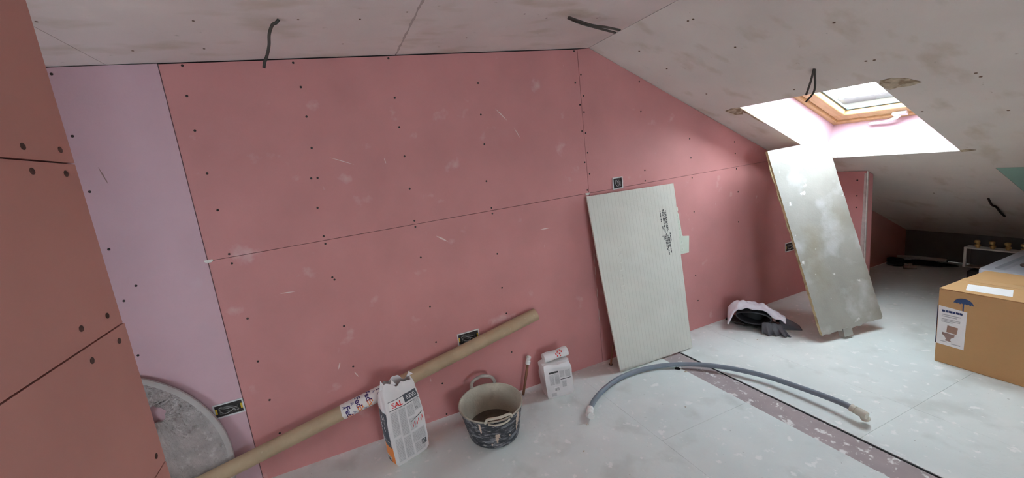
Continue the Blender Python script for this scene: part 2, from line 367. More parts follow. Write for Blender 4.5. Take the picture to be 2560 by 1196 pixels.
# skylight reveals (perpendicular to the slope), outer frame, sash, glass
DEP = .262
def skylight(ya, yb, idx):
    wn = structure('window_%d' % idx, S(UB,(ya+yb)/2,DEP))
    t = .0125; a,b = max(ya,yb),min(ya,yb)
    def sl(u0,u1,y0,y1,o0,o1,name,mat,parent=wn):
        return mesh(name, *prism([(u0,y0),(u1,y0),(u1,y1),(u0,y1)], S, o0, o1), mat, parent)
    e = .001
    sl(UB+e,UB+t,b-t,a+t,TB,DEP+.02,'reveal_board',REVEAL); sl(UT-t,UT-e,b-t,a+t,TB,DEP+.02,'reveal_board',REVEAL)
    sl(UT-e,UB+e,a+e,a+t,TB,DEP+.02,'reveal_board',REVEAL); sl(UT-e,UB+e,b-t,b-e,TB,DEP+.02,'reveal_board',REVEAL)
    WOOD = mk('varnished_pine', (.62,.42,.21), .38, .10, 6., [((.48,.30,.13), 9., .5, .7, 4, .5, (1,8,1))], stretch=(1,6,1))
    fo = .030; o0 = DEP
    # frame: four rails
    fr = [(UB-fo,UB+.02,b-.02,a+.02),(UT-.02,UT+fo,b-.02,a+.02),(UT+fo,UB-fo,a-fo,a+.02),(UT+fo,UB-fo,b-.02,b+fo)]
    for u0,u1,y0,y1 in fr: bevel(sl(u0,u1,y0,y1,o0,o0+.09,'frame_rail',WOOD), .006)
    # sash: four rails stepped back, sloping inner bead, glass
    so = .075; s0 = o0+.012
    i0,i1,k0,k1 = UT+fo+.004, UB-fo-.004, b+fo+.004, a-fo-.004
    for u0,u1,y0,y1 in ((i1-so,i1,k0,k1),(i0,i0+so,k0,k1),(i0+so,i1-so,k1-so,k1),(i0+so,i1-so,k0,k0+so)): bevel(sl(u0,u1,y0,y1,s0,s0+.055,'sash_rail',WOOD), .010, 3)
    GASK = flat('grey_glazing_seal', (.10,.14,.15), .5)
    gi = .012; j0,j1,l0,l1 = i0+so,i1-so,k0+so,k1-so
    for u0,u1,y0,y1 in ((j1-gi,j1,l0,l1),(j0,j0+gi,l0,l1),(j0+gi,j1-gi,l1-gi,l1),(j0+gi,j1-gi,l0,l0+gi)): sl(u0,u1,y0,y1,s0+.036,s0+.050,'glazing_bead',GASK)
    sl(j0-.005,j1+.005,l0-.005,l1+.005,s0+.044,s0+.048,'pane',GLASS)
    # white handle on the bottom rail
    WH = flat('white_plastic', (.86,.86,.87), .35); ym = (a+b)/2
    hd = mesh('handle', *prism([(UB-fo-.036,ym-.075),(UB-fo-.004,ym-.075),(UB-fo-.004,ym-.005),(UB-fo-.036,ym-.005)], S, DEP-.010, DEP+.012), WH, wn); bevel(hd,.004)
    P = spline([S(UB-.052,ym-.04,DEP-.010), S(UB-.045,ym-.02,DEP-.028), S(UB-.030,ym+.03,DEP-.036), S(UB-.026,ym+.075,DEP-.036), S(UB-.026,ym+.105,DEP-.036), S(UB-.03,ym+.11,DEP-.030)], 5)
    mesh('handle_lever', *tube(P, [.011]*8+[.009]*(len(P)-8), 10), WH, hd, True)
    return wn
skylight(YL, YR, 1)

# ---- knee wall at the eaves, far walls closing the room
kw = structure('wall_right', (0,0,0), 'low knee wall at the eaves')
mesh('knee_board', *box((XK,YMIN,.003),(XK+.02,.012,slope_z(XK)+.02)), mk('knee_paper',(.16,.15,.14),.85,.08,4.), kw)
we = structure('wall_rear', (0,0,0))
RW = (.32,1.44,.55,1.36)                                      # added unseen window behind the camera, for fill light on the back wall
for nm,pl_ in (('rear_board',[(XMIN,0),(RW[0],0),(RW[0],H+.03),(XMIN,H+.03)]),('rear_board',[(RW[1],0),(XK+.05,0),(XK+.05,slope_z(XK)+.03),(XC,H+.03),(RW[1],H+.03)]),
               ('rear_board',[(RW[0],0),(RW[1],0),(RW[1],RW[2]),(RW[0],RW[2])]),('rear_board',[(RW[0],RW[3]),(RW[1],RW[3]),(RW[1],H+.03),(RW[0],H+.03)])):
    mesh(nm, *prism(pl_, lambda x,z,o:(x,o,z), YMIN-.02, YMIN), PINK2, we)
w3 = structure('window_2', (.90,YMIN,RW[2]))
WHF = flat('white_window_frame',(.80,.80,.80),.4)
for a,b,c_,d_ in ((RW[0],RW[1],RW[2],RW[2]+.06),(RW[0],RW[1],RW[3]-.06,RW[3]),(RW[0],RW[0]+.06,RW[2]+.06,RW[3]-.06),(RW[1]-.06,RW[1],RW[2]+.06,RW[3]-.06),(.83,.89,RW[2]+.06,RW[3]-.06)):
    mesh('frame_rail', *box((a,YMIN-.06,c_),(b,YMIN-.005,d_)), WHF, w3)
for a,b in ((RW[0]+.06,.83),(.89,RW[1]-.06)): mesh('pane', *box((a,YMIN-.036,RW[2]+.06),(b,YMIN-.032,RW[3]-.06)), GLASS, w3)
wr2 = structure('wall_added_blocker', (0,0,0))                     # added unseen cross wall that keeps rear window light off the knee corner
mesh('blocker_board', *prism([(2.55,.0),(XK+.02,.0),(XK+.02,slope_z(XK)),(2.55,slope_z(2.55)-.003)], lambda x,z,o:(x,o,z), -2.72, -2.65), PINK, wr2)
wf = structure('wall_far_left', (0,0,0))
LW = (-1.46,-.84,.70,1.33)                                    # window in the far left wall, hidden by the partition
for y0,y1,z0_,z1_ in ((YMIN,LW[0],0,H+.03),(LW[1],.05,0,H+.03),(LW[0],LW[1],0,LW[2]),(LW[0],LW[1],LW[3],H+.03)):
    mesh('far_left_board', *box((XMIN-.02,y0,z0_),(XMIN,y1,z1_)), PINK2, wf)
w4 = structure('window_3', (XMIN,-1.16,LW[2]))
for a,b,c_,d_ in ((LW[0],LW[1],LW[2],LW[2]+.06),(LW[0],LW[1],LW[3]-.06,LW[3]),(LW[0],LW[0]+.06,LW[2]+.06,LW[3]-.06),(LW[1]-.06,LW[1],LW[2]+.06,LW[3]-.06)):
    mesh('frame_rail', *box((XMIN-.06,a,c_),(XMIN-.005,b,d_)), WHF, w4)
mesh('pane', *box((XMIN-.036,LW[0]+.06,LW[2]+.06),(XMIN-.032,LW[1]-.06,LW[3]-.06)), GLASS, w4)

# ---- short stub wall under the slope
st = structure('wall_stub', (3.77,-.19,0), 'short pink stub wall with a steel corner bead')
YE = -.381
mesh('stub_board', *prism([(.0,.004),(YE,.004),(YE,slope_z(3.733)-.004),(0,slope_z(3.733)-.004)], lambda y,z,o:(o,y,z), 3.733, 3.7455), PINK, st)
mesh('stub_board', *prism([(.0,.004),(YE,.004),(YE,slope_z(3.807)-.004),(0,slope_z(3.807)-.004)], lambda y,z,o:(o,y,z), 3.795, 3.807), PINK2, st)
mesh('stub_end_board', *prism([(3.7335,.004),(3.807,.004),(3.807,slope_z(3.807)-.002),(3.7335,slope_z(3.7335)-.002)], lambda x,z,o:(x,o,z), YE-.0125, YE-.0003), PINK, st)
BEAD = mk('galvanised_bead', (.62,.58,.54), .4, .15, 30., metal=.4)
mesh('corner_bead', *tube([(3.7335,YE-.012,.01),(3.7335,YE-.012,slope_z(3.7335)-.003)], .005, 8), BEAD, st, True)
mesh('bead_flange', *prism([(3.7325,.01),(3.747,.01),(3.747,slope_z(3.747)-.004),(3.7325,slope_z(3.747)-.004)], lambda x,z,o:(x,o,z), YE-.0142, YE-.0126), BEAD, st)
mesh('bead_flange', *prism([(YE-.012,.30),(YE+.010,.30),(YE+.014,.52),(YE+.007,.75),(YE+.004,1.03),(YE-.012,1.03)], lambda y,z,o:(o,y,z), 3.7318, 3.7329), BEAD, st)
for z in (.98,.86,.77): 
    o = link('screw', sm, st, (3.7328-3.77, YE+.045+.19, z)); o.rotation_euler = (0,-math.pi/2,0)

# ---- partition standing close to the camera on the left
XP, YP = -.535, -.9635
pt = structure('wall_left', (XP,YP,0), 'near partition of brownish pink boards with countersunk screws')
mesh('partition_frame', *box((XP-.075,YMIN,0),(XP-.013,YP-.004,H)), DARK, pt)
zs = [.004,.4395,.8265,1.2135,1.6005,1.9875,H-.004]
for k,(z0,z1) in enumerate(zip(zs[:-1],zs[1:])):
    ye = YP+(.007 if z0 < 1.2 else 0)
    o = mesh('partition_board', *box((XP-.0125,YMIN,z0+.0018),(XP,ye,z1-.0018)), PINK2, pt)
mesh('partition_end_board', *box((XP-.09,YP-.006,.004),(XP-.0127,YP-.001,H-.004)), PINK2, pt)
mesh('partition_back_board', *box((XP-.09,YMIN,.004),(XP-.0765,YP-.0065,H-.004)), PINK2, pt)
PS = disc_mesh('screw', .0068, .0009, flat('countersunk_screw',(.09,.055,.045),.6,.2), 14)
for y,z in [(-1.110,1.626),(-1.001,1.629),(-1.106,1.579),(-1.006,1.577),(-1.014,1.250),(-1.110,1.254),(-1.108,1.181),(-0.998,1.181),(-0.991,0.865)]:
    o = link('screw', PS, pt, (.0003, y-YP, z)); o.rotation_euler = (0,math.pi/2,0)

# ================================================================ OBJECTS
# ---- big white-grey slab leaning under the skylight
A = vec(2.983,-.530,0); B = vec(3.484,-.624,.018); T = vec(3.005,-.163,1.295); CAM = vec(0,-2.0983,1.4757); sc_ = .966
A,B,T = (CAM+(p-CAM)*sc_ for p in (A,B,T))
e1 = (B-A); wS = np.linalg.norm(e1); e1 /= wS; e2 = T-A; e2 -= e1*(e2@e1); lS = np.linalg.norm(e2); e2 /= lS; nS = np.cross(e1,e2)      # nS points away from the camera side?
if nS@(CAM-A) > 0: nS = -nS
SLABM = mk('dusty_plywood', (.37,.36,.32), .75, .10, 5., [
    ((.56,.57,.56), 4.5, .54, .66, 7, .7, U1), ((.29,.25,.17), 3., .52, .68, 6, .6, U1), ((.80,.80,.78), 17., .68, .72, 4, .85, U1), ((.30,.25,.18), 60., .74, .78, 2, .6, U1)], bump=.1)
SEDGE = mk('ply_edge', (.55,.46,.27), .8, .2, 30., [((.28,.20,.10), 18., .5, .6, 3, .7, U1)])
slab = thing('leaning_panel', tuple(A+.5*wS*e1-vec(0,0,A[2])), 'wide dusty plywood panel leaning under the skylight', 'panel')
def onS(s,t,o): return A+e1*s+e2*t+nS*o
outl = [(0,0)]+[(wS*x, .002+.004*math.sin(37*x)) for x in np.linspace(.05,.62,10)]+[(wS*x, .006+.006*abs(math.sin(23*x))) for x in np.linspace(.66,.97,8)]+[(wS,.022),(wS+.001,.06)]
outl += [(wS+.002*math.sin(31*t), lS*t) for t in np.linspace(.1,.97,16)]+[(wS-.004,lS-.004),(wS*.6,lS),(0.004,lS),(0,lS-.01)]
outl += [(-.002*abs(math.sin(29*t)), lS*t) for t in np.linspace(.95,.05,14)]
V,Fc = prism(outl, onS, 0, .008); mi = [0,1]+[1]*(len(Fc)-2)
mesh('face_sheet', V, Fc, None, slab, mats=[SLABM,SEDGE], midx=mi)
V,Fc = prism([(s*.996+.001,t*.998+.002) for s,t in outl], onS, .0085, .018)
mesh('core_sheet', V, Fc, SEDGE, slab)
for t0,t1,dx in ((.95,.80,.006),(.78,.70,.004),(.62,.55,.003)):
    P = [onS(-.003-dx*math.sin(math.pi*k/6), lS*(t0+(t1-t0)*k/6), .012) for k in range(7)]
    mesh('edge_splinter', *tube(P,[.001,.003,.005,.004,.005,.003,.001],6), SEDGE, slab)
fb = mesh('foot_block', *prism([(.155,-(A[2]-.010)/e2[2]),(.225,-(A[2]-.010)/e2[2]),(.228,.012),(.160,.012)], onS, -.006, .03), SLABM, slab)

# ---- grooved grey tile-backer board leaning on the wall, pale offcut behind it
A2 = vec(1.541,-.170,0); b1 = vec(.99948657,-.03024165,.01058458); b2 = vec(-.00721682,.10937523,.99397433); nB = np.cross(b1,b2)
if nB@(CAM-A2) > 0: nB = -nB
def onB(s,t,o): return A2+b1*s+b2*t+nB*o
GROOVE = mk('grooved_backer', (.67,.66,.59), .85, .05, 4., [((.74,.73,.67), 5., .5, .7, 5, .4, U1)], stripes=(0,.0285,.10,(.47,.455,.39),.45), bump=.08)
gb = thing('backer_board', tuple(onB(.32,0,0)*vec(1,1,0)), 'grey finely grooved backer board leaning on the pink wall', 'board')
front = [(.026,.003),(.638,.003),(.640,.22),(.650,.45),(.655,.67),(.668,.90),(.680,1.06),(.680,1.172),(-.022,1.194),(-.012,.8),(.004,.4)]
gbo = mesh('grooved_sheet', *prism(front, onB, 0, .010), GROOVE, gb)
mesh('back_skin', *prism([(s*.995+.002,t*.997+.002) for s,t in front], onB, .0103, .0125), flat('backer_skin',(.50,.49,.40)), gb)
INK = flat('black_ink', (.06,.06,.06), .7)
random.seed(3)
V,Fc = [],[]
for s0,t0,t1 in ((.528,1.000,.925),(.547,1.008,.845),(.556,1.010,.905),(.566,.99,.845),(.574,1.00,.86),(.532,.895,.868),(.522,.83,.822),(.533,.828,.80),(.545,.835,.725),(.556,.84,.69),(.566,.83,.745),(.575,.81,.70),(.587,.842,.78)):
    t = t0
    while t > t1:
        d = random.choice((.005,.009,.014)); V0,F0 = prism([(s0,t),(s0+.0065,t),(s0+.0065,max(t-d,t1)),(s0,max(t-d,t1))], onB, -.0006, .0002); V,Fc = join((V,Fc),(V0,F0)); t -= d+.0035
mesh('stamped_print', V, Fc, INK, gb, kind='stuff')
V,Fc = [],[]
for k in range(11):                                        # shallow pressed marks running up the sheet
    t = .30+k*.052; s = .105+.0045*k
    V,Fc = join((V,Fc), prism([(s,t),(s+.028,t+.004),(s+.030,t+.010),(s+.003,t+.008)], onB, -.0014, .0002), prism([(s+.022,t+.004),(s+.030,t+.005),(s+.032,t+.030),(s+.025,t+.028)], onB, -.0014, .0002))
mesh('pressed_marks', V, Fc, flat('backer_emboss',(.70,.69,.62)), gb, kind='stuff')
PALE = mk('pale_backer', (.62,.66,.56), .85, .05, 6.)
po = [(.60,.672),(.742,.668),(.764,.784),(.712,.792),(.704,.80),(.702,.90),(.690,1.00),(.688,1.085),(.60,1.09)]
pl = thing('backer_offcut', tuple(onB(.7,.67,.014)), 'pale green notched offcut sticking out behind the grooved board', 'board')
mesh('offcut_sheet', *prism(po, onB, .013, .022), PALE, pl)
V,Fc = [],[]
for k in range(7):
    t = .69+k*.048; s = .694+.0*k
    V,Fc = join((V,Fc), prism([(s-.018,t),(s+.004,t),(s+.004,t+.006),(s-.018,t+.006)], onB, .0118, .0132), prism([(s-.004,t),(s+.004,t),(s+.004,t+.026),(s-.004,t+.026)], onB, .0118, .0132))
mesh('pressed_marks', V, Fc, flat('pale_emboss',(.68,.71,.62)), pl, kind='stuff')

# ---- copper pipe stubs
COP = mk('dull_copper', (.34,.17,.11), .4, .2, 20., metal=.75)
WPL = mk('white_plastic_matt', (.80,.79,.76), .5, .05, 20.)
ps = thing('pipe_stub', (.902,-.045,0), 'copper pipe stub with white cap rising beside the rubber bucket', 'pipe')
top = vec(.966,-.05,.232); bot = vec(.902,-.045,0.0)
mesh('pipe', *tube([bot, bot*.5+top*.5, top-(top-bot)*.06], .0085, 14), COP, ps, True)
dr = (top-bot)/np.linalg.norm(top-bot)
mesh('cap', *tube([top-dr*.034, top-dr*.033, top-dr*.012, top-dr*.011, top+dr*.006, top+dr*.008, top+dr*.016, top+dr*.018], [.010,.0155,.0155,.0130,.0130,.0155,.0145,.006], 10), WPL, ps, True)
ps2 = thing('pipe_stub', (1.579,-.057,0), 'dark thin pipe stub behind the grooved board', 'pipe')
mesh('pipe', *tube([(1.579,-.057,0),(1.592,-.060,.07),(1.607,-.062,.14)], .0065, 12), COP, ps2, True)
mesh('floor_collar', *tube([(1.579,-.057,.0),(1.5795,-.057,.006)], .013, 12), flat('dark_collar',(.10,.07,.06)), ps2, True)

# ---- round crusted panel behind the tube on the left
CRUST = mk('crusted_mortar', (.43,.385,.37), .9, .16, 14., [((.62,.59,.57), 30., .56, .66, 6, .6, U1), ((.27,.245,.235), 9., .56, .72, 5, .5, U1)], bump=1.0, bscale=90)
RIM = mk('pale_rim', (.47,.44,.42), .7, .08, 10.)
dsk = thing('round_panel', (-1.258,-.04,0), 'large round mortar-crusted panel with a finger hole behind the cardboard tube', 'panel')
dc, dR, da = (-1.258,.237), .562, .035
def onD(s,t,o): return vec(s, -.036+t*math.sin(da)-o*math.cos(da), t*math.cos(da)-o*math.sin(da)*-1)
def arc(rad, n=72):
    a0 = math.asin(max(-1,(.004-dc[1])/rad)); A_ = np.linspace(a0, math.pi-a0, n)
    return [(dc[0]+rad*math.cos(t), dc[1]+rad*math.sin(t)) for t in A_]
hc, hr = (-.960,.533), .043
# crusted face as a ring mesh around the finger hole
ou = arc(dR-.022, 72)
def ray_hit(ang):
    d = (math.cos(ang),math.sin(ang)); best = 9
    n = len(ou)
    for i in range(n):
        (x1,y1),(x2,y2) = ou[i],ou[(i+1)%n]; dx,dy = x2-x1,y2-y1; den = d[0]*dy-d[1]*dx
        if abs(den) < 1e-12: continue
        t = ((x1-hc[0])*dy-(y1-hc[1])*dx)/den; s = ((x1-hc[0])*d[1]-(y1-hc[1])*d[0])/den
        if t > 0 and -1e-9 <= s <= 1+1e-9: best = min(best,t)
    return best
V,Fc = [],[]; NA,NR = 160,26; rn = random.Random(5)
def lump(x,y): 
    return .0035*(math.sin(61*x+13*math.sin(37*y))*math.sin(53*y+11*math.sin(29*x)))+.0025*math.sin(143*x+7*math.sin(90*y))*math.sin(131*y)
for j in range(NR+1):
    for i in range(NA):
        ag = 2*math.pi*i/NA; q = j/NR; rh = hr*(1+.06*math.sin(5*ag)+.04*math.sin(9*ag)); r_ = rh+(ray_hit(ag)-rh)*q if j else rh
        x,y = hc[0]+r_*math.cos(ag), hc[1]+r_*math.sin(ag); V.append(onD(x,y,.014+(lump(x,y)+.0018*rn.uniform(-1,1) if 0 < j < NR else 0)))
for j in range(NR):
    for i in range(NA): Fc.append([j*NA+i,j*NA+(i+1)%NA,(j+1)*NA+(i+1)%NA,(j+1)*NA+i])
n0 = len(V)
for i in range(NA):
    ag = 2*math.pi*i/NA; rh = hr*(1+.06*math.sin(5*ag)+.04*math.sin(9*ag)); V.append(onD(hc[0]+rh*math.cos(ag),hc[1]+rh*math.sin(ag),0.0))
for i in range(NA): Fc.append([i,(i+1)%NA,n0+(i+1)%NA,n0+i])
mesh('crusted_face', V, Fc, CRUST, dsk, True)
o1,o2 = arc(dR),arc(dR-.022); n = len(o1); V = []; Fc = []
for k,(a_,b_) in enumerate(zip(o1,o2)):
    V += [onD(*a_,0),onD(*a_,.012),onD((a_[0]+b_[0])/2,(a_[1]+b_[1])/2,.019),onD(*b_,.017),onD(*b_,0)]
    if k: Fc += [[5*k-5+q,5*k-5+q+1,5*k+q+1,5*k+q] for q in range(4)]
mesh('rim', V, Fc, RIM, dsk, True)

# ---- long cardboard tube leaning along the wall
KRAFT = mk('kraft_tube', (.45,.335,.215), .7, .08, 10., [((.37,.26,.15), 5., .5, .7, 4, .4, (1,1,1)), ((.56,.45,.32), 40., .68, .74, 2, .4, U1)])
t1 = vec(1.0535,-.044,.508); t0 = vec(-.759,-.096,.180); td = (t1-t0)/np.linalg.norm(t1-t0); t0 = t0-td*.36; tr = .0375
tl_ = np.linalg.norm(t1-t0); 
tn = np.cross(td,(0,0,1.)); tn /= np.linalg.norm(tn); tb = np.cross(tn,td)      # tn towards the room, tb up
if tn[1] > 0: tn = -tn
if tb[2] < 0: tb = -tb
tb_ = thing('cardboard_tube', (t0[0],t0[1],0), 'long brown cardboard tube leaning on the pink wall behind a cement bag', 'tube')
def onT(s,a,r): return t0+td*s+r*(math.cos(a)*tn+math.sin(a)*tb)
V,Fc = [],[]; NS = 36
for s,r in ((0,tr),(tl_*.25,tr),(tl_*.5,tr),(tl_*.75,tr),(tl_,tr),(tl_,tr-.005),(tl_-.5,tr-.005)):
    V += [onT(s,2*math.pi*j/NS,r) for j in range(NS)]
Fc = [[i*NS+j,i*NS+(j+1)%NS,(i+1)*NS+(j+1)%NS,(i+1)*NS+j] for i in range(6) for j in range(NS)]+[list(range(NS-1,-1,-1))]
mesh('tube_wall', V, Fc, KRAFT, tb_, True)
sA = ((vec(-.165,-.08,.285)-t0)@td); sB = sA+.30
PAPER = mk('white_tape', (.78,.76,.73), .45, .04, 12.)
band = mesh('printed_tape', *grid(lambda u,v: onT(sA+(sB-sA)*u+.004*math.sin(9*v), 2*math.pi*v, tr+.0012), 8, 40), PAPER, tb_, True)
PURP = flat('purple_ink', (.045,.02,.13), .6); ORNG = flat('orange_ink', (.78,.22,.05), .6); BLUEG = flat('blue_grey_ink', (.28,.28,.38), .6)
def tube_text(txt, s, a, size, mat):                        # runs downwards round the tube
    V2,F2 = text2d(txt, size)
    mesh('tape_print', [onT(s+y, a-x/tr, tr+.0018) for x,y in V2], F2, mat, band)
for k,(ds,a) in enumerate(((.035,-.15),(.095,.55),(.150,.75),(.215,.2),(.265,.7))):
    tube_text('Fed', sA+ds, a+.02/tr*.60, .041, PURP); tube_text('Ex', sA+ds+.0015, a-.040/tr*.72, .041, ORNG)
for ds,a,tx in ((.020,.95,'A'),(.066,.95,'A'),(.185,1.2,'A'),(.235,1.1,'A'),(.12,-.5,'A'),(.064,-.3,'A')):
    tube_text(tx, sA+ds, a, .024, BLUEG)

# ---- paper bags
def squircle(p, k):
    p = p % 4; f = int(p); q = (p-f)*2-1
    x,y = ((q,-1),(1,q),(-q,1),(-1,-q))[f]
    return x*math.sqrt(1-k*y*y/2), y*math.sqrt(1-k*x*x/2)
class Bag:
    def __init__(s, base, ang, prof, hgt, k, crumple, seed, jag=0., lean=(0,0)):
        s.b = np.array(base,float); s.e1 = vec(math.cos(ang),math.sin(ang),0); s.e2 = vec(-math.sin(ang),math.cos(ang),0)
        s.prof = prof; s.h = hgt; s.k = k; s.c = crumple; s.jag = jag; s.lean = lean
        r = random.Random(seed); s.ph = [(r.uniform(2,9),r.uniform(3,22),r.uniform(0,6.3),r.uniform(.3,1)) for _ in range(9)]
    def dims(s, v):
        pr = s.prof
        for a,b in zip(pr[:-1],pr[1:]):
            if v <= b[0]+1e-9:
                t = (v-a[0])/(b[0]-a[0]); t = t*t*(3-2*t); return [a[i]+(b[i]-a[i])*t for i in range(1,5)]
        return pr[-1][1:]
    def __call__(s, p, v, off=0.):
        w_,d_,cx_,cy_ = s.dims(max(0,min(1,v))); x,y = squircle(p, s.k)
        cr = s.c*sum(a*math.sin(round(f1)*math.pi/2*p+f2*v+f0) for f1,f2,f0,a in s.ph)/3*(.35+v)
        nx,ny = x/w_,y/d_; nl = math.hypot(nx,ny)+1e-9
        X,Y = x*w_+cx_+(cr+off)*nx/nl, y*d_+cy_+(cr+off)*ny/nl
        z = s.h*v+(s.jag*(math.sin(5.1*p+1)*.5+math.sin(11.3*p)*.35+math.sin(23*p)*.15)*max(0,(v-.86)/.14))
        return s.b+s.e1*(X+s.lean[0]*v)+s.e2*(Y+s.lean[1]*v)+vec(0,0,max(0,z))
    def patch(s, p0,p1,v0,v1, off=.0012, nu=8, nv=8, sk=0.): return grid(lambda a,b: s(p0+(p1-p0)*a, v0+(v1-v0)*b+sk*a, off), nu, nv)
    def text(s, txt, p, v, size, kp, kv, off=.0024):
        V2,F2 = text2d(txt, size); return [s(p+x*kp, v+y*kv, off) for x,y in V2], F2
BAGP = mk('white_paper_bag', (.76,.74,.735), .55, .05, 8., bump=.15, bscale=35)
GREYP = flat('grey_print', (.50,.49,.49), .6, var=.12); LGREY = flat('light_grey_print', (.65,.64,.64), .6, var=.1)
CHAR = flat('charcoal_print', (.075,.085,.10), .5); BAGO = flat('orange_print', (.86,.27,.06), .5); REDP = flat('red_print', (.72,.05,.05), .5)
def lines(bag, p0,p1,v0,v1, n, seed, off=.0016, fill=.6):
    r = random.Random(seed); V,Fc = [],[]
    for i in range(n):
        v = v0+(v1-v0)*(i+.5)/n; p = p0
        while p < p1-.01:
            l = min(r.uniform(.03,.12), p1-p)
            V,Fc = join((V,Fc), grid(lambda a,b: bag(p+l*a, v+(b-.5)*(v1-v0)/n*fill, off), 2, 1)); p += l+.012
    return V,Fc
bg1 = thing('cement_bag', (.134,-.190,0), 'tall white tile-adhesive bag with red and black label beside the rubber bucket', 'bag')
B1 = Bag((.134,-.187,0), .31, [(0,.094,.044,0,0),(.06,.106,.054,0,0),(.45,.109,.056,0,0),(.75,.102,.050,0,-.002),(.88,.095,.040,-.002,-.004),(1.0,.082,.026,-.004,-.004)], .436, .26, .0050, 11, .028, (-.010,-.004))
shell = mesh('paper_sack', *grid(lambda u,v: B1(4*u, v), 120, 60, True), BAGP, bg1, True)
mesh('sack_base', *(lambda pts:([*pts,B1.b], [[i,(i+1)%len(pts),len(pts)] for i in range(len(pts))]))([B1(4*i/60,0) for i in range(60)]), BAGP, bg1)
mesh('sack_filling', *(lambda pts:([*pts,B1.b+vec(-.015,.01,.36)], [[i,(i+1)%len(pts),len(pts)] for i in range(len(pts))]))([B1(4*i/60,.84,-.004) for i in range(60)]), flat('cement_powder',(.50,.48,.45)), bg1)
for pp,vv,ln in ((3.95,.97,.045),(.35,.985,.03),(1.2,.97,.02)):                      # torn paper peaks on the open mouth
    q = B1(pp,vv,0); mesh('torn_flap', [q+B1.e1*-.018, q+B1.e1*.018, q+vec(0,0,ln)+B1.e2*.01, q+B1.e1*-.016+vec(0,.003,0), q+B1.e1*.016+vec(0,.003,0)], [[0,1,2],[3,2,4],[0,2,3],[1,4,2],[0,3,4,1]], BAGP, bg1)
P_ = lambda nm,VF,mt: mesh(nm, VF[0], VF[1], mt, bg1)
P_('label_white', B1.patch(.10,.54,.735,.835), flat('label_paper',(.84,.82,.81)))
P_('label_bar', B1.patch(.54,.97,.755,.850), CHAR)
P_('label_rule', B1.patch(.08,.97,.727,.735), CHAR); P_('label_rule', B1.patch(.08,.54,.835,.842), CHAR)
P_('brand_lettering', B1.text('SAL', .32, .780, 1, .19, .085), REDP)
P_('bar_lettering', lines(B1,.62,.92,.775,.83,3,1,.0022,.4), flat('white_print',(.8,.8,.8)))
for a,b,c,d,nl,sd in ((.10,.27,.40,.70,16,2),(.33,.50,.36,.70,18,3),(.56,.74,.56,.70,8,4),(.78,.96,.60,.74,8,5),(.10,.27,.06,.36,16,6),(.33,.52,.06,.33,14,7),(.58,.93,.20,.34,8,8),(.56,.74,.38,.52,8,10),(.60,.90,.06,.18,6,12)):
    P_('text_ground', B1.patch(a-.015,b+.015,c-.01,d+.01,.0008), LGREY); P_('small_print', lines(B1,a,b,c,d,nl,sd,.0015), GREYP)
P_('print_rule', B1.patch(.60,.95,.475,.487,sk=.06), INK)
for k,(a,c) in enumerate(((.62,.40),(.68,.415),(.75,.405),(.80,.43),(.87,.425),(.91,.45))): P_('red_mark', B1.patch(a,a+.022,c,c+.045,.002,2,4,.012), REDP)
P_('barcode_square', B1.patch(.80,.94,.115,.185), CHAR)
P_('small_mark', B1.text('CE', .83, .625, 1, .06, .03), INK)
P_('side_panel', B1.patch(3.22,3.92,.30,.735,.0012,8,14,-.03), CHAR)
P_('side_panel_orange', B1.patch(3.22,3.98,.025,.30,.0010,8,10,-.02), BAGO)
P_('side_label', B1.patch(3.24,3.72,.085,.125,.002), flat('label_paper',(.84,.82,.81))); P_('side_label_print', lines(B1,3.30,3.66,.092,.115,1,9,.0028,.7), INK); P_('side_label_base', B1.patch(3.26,3.70,.060,.082,.002), INK)
P_('side_lettering', join(*[grid(lambda a,b,q=q,z=z,l=l: B1(q+.03*math.sin(7*b)+.035*a, z+l*b, .0022),1,5) for q,z,l in ((3.42,.44,.05),(3.42,.51,.07),(3.44,.60,.06),(3.62,.47,.06),(3.62,.55,.04),(3.66,.61,.05))]), flat('white_print',(.8,.8,.8)))
P_('side_rule', B1.patch(3.22,3.96,.385,.390,.0022,6,1,-.05), flat('white_print',(.8,.8,.8)))
P_('side_stripe', B1.patch(1.02,1.75,.02,.30,.0012,6,10,-.02), BAGO)

bg2 = thing('small_powder_bag', (1.10,-.135,0), 'small white folded bag of filler powder against the pink wall', 'bag')
B2 = Bag((1.105,-.128,0), -.16, [(0,.084,.052,0,0),(.1,.090,.058,0,0),(.6,.092,.058,0,0),(.92,.092,.052,0,0),(1,.088,.044,0,0)], .212, .16, .0035, 21, .006, (-.004,.0))
mesh('paper_sack', *grid(lambda u,v: B2(4*u, v), 80, 30, True), BAGP, bg2, True)
mesh('sack_top', *(lambda pts,c:([*pts,c], [[i,(i+1)%len(pts),len(pts)] for i in range(len(pts))]))([B2(4*i/48,1) for i in range(48)], B2.b+vec(0,0,.206)), BAGP, bg2)
mesh('sack_base', *(lambda pts,c:([*pts,c], [[i,(i+1)%len(pts),len(pts)] for i in range(len(pts))]))([B2(4*i/48,0) for i in range(48)], B2.b), BAGP, bg2)
def roll(u,v):                                              # folded and rolled top lying back on the bag
    x = -.074+.158*u; a = 2*math.pi*v; return B2.b+B2.e1*(x+.01)+B2.e2*(.022+.034*math.cos(a))+vec(0,0,.232+.026*math.sin(a)*(1+.15*math.sin(9*u))+.018*u)
rl = mesh('rolled_top', *grid(lambda v,u: roll(u,v), 24, 14, True), BAGP, bg2, True)
for u in (0,1): mesh('roll_end', *(lambda pts:([*pts,sum(np.array(p) for p in pts)/len(pts)], [[i,(i+1)%len(pts),len(pts)] for i in range(len(pts))]))([roll(u,i/24) for i in range(24)]), BAGP, rl)
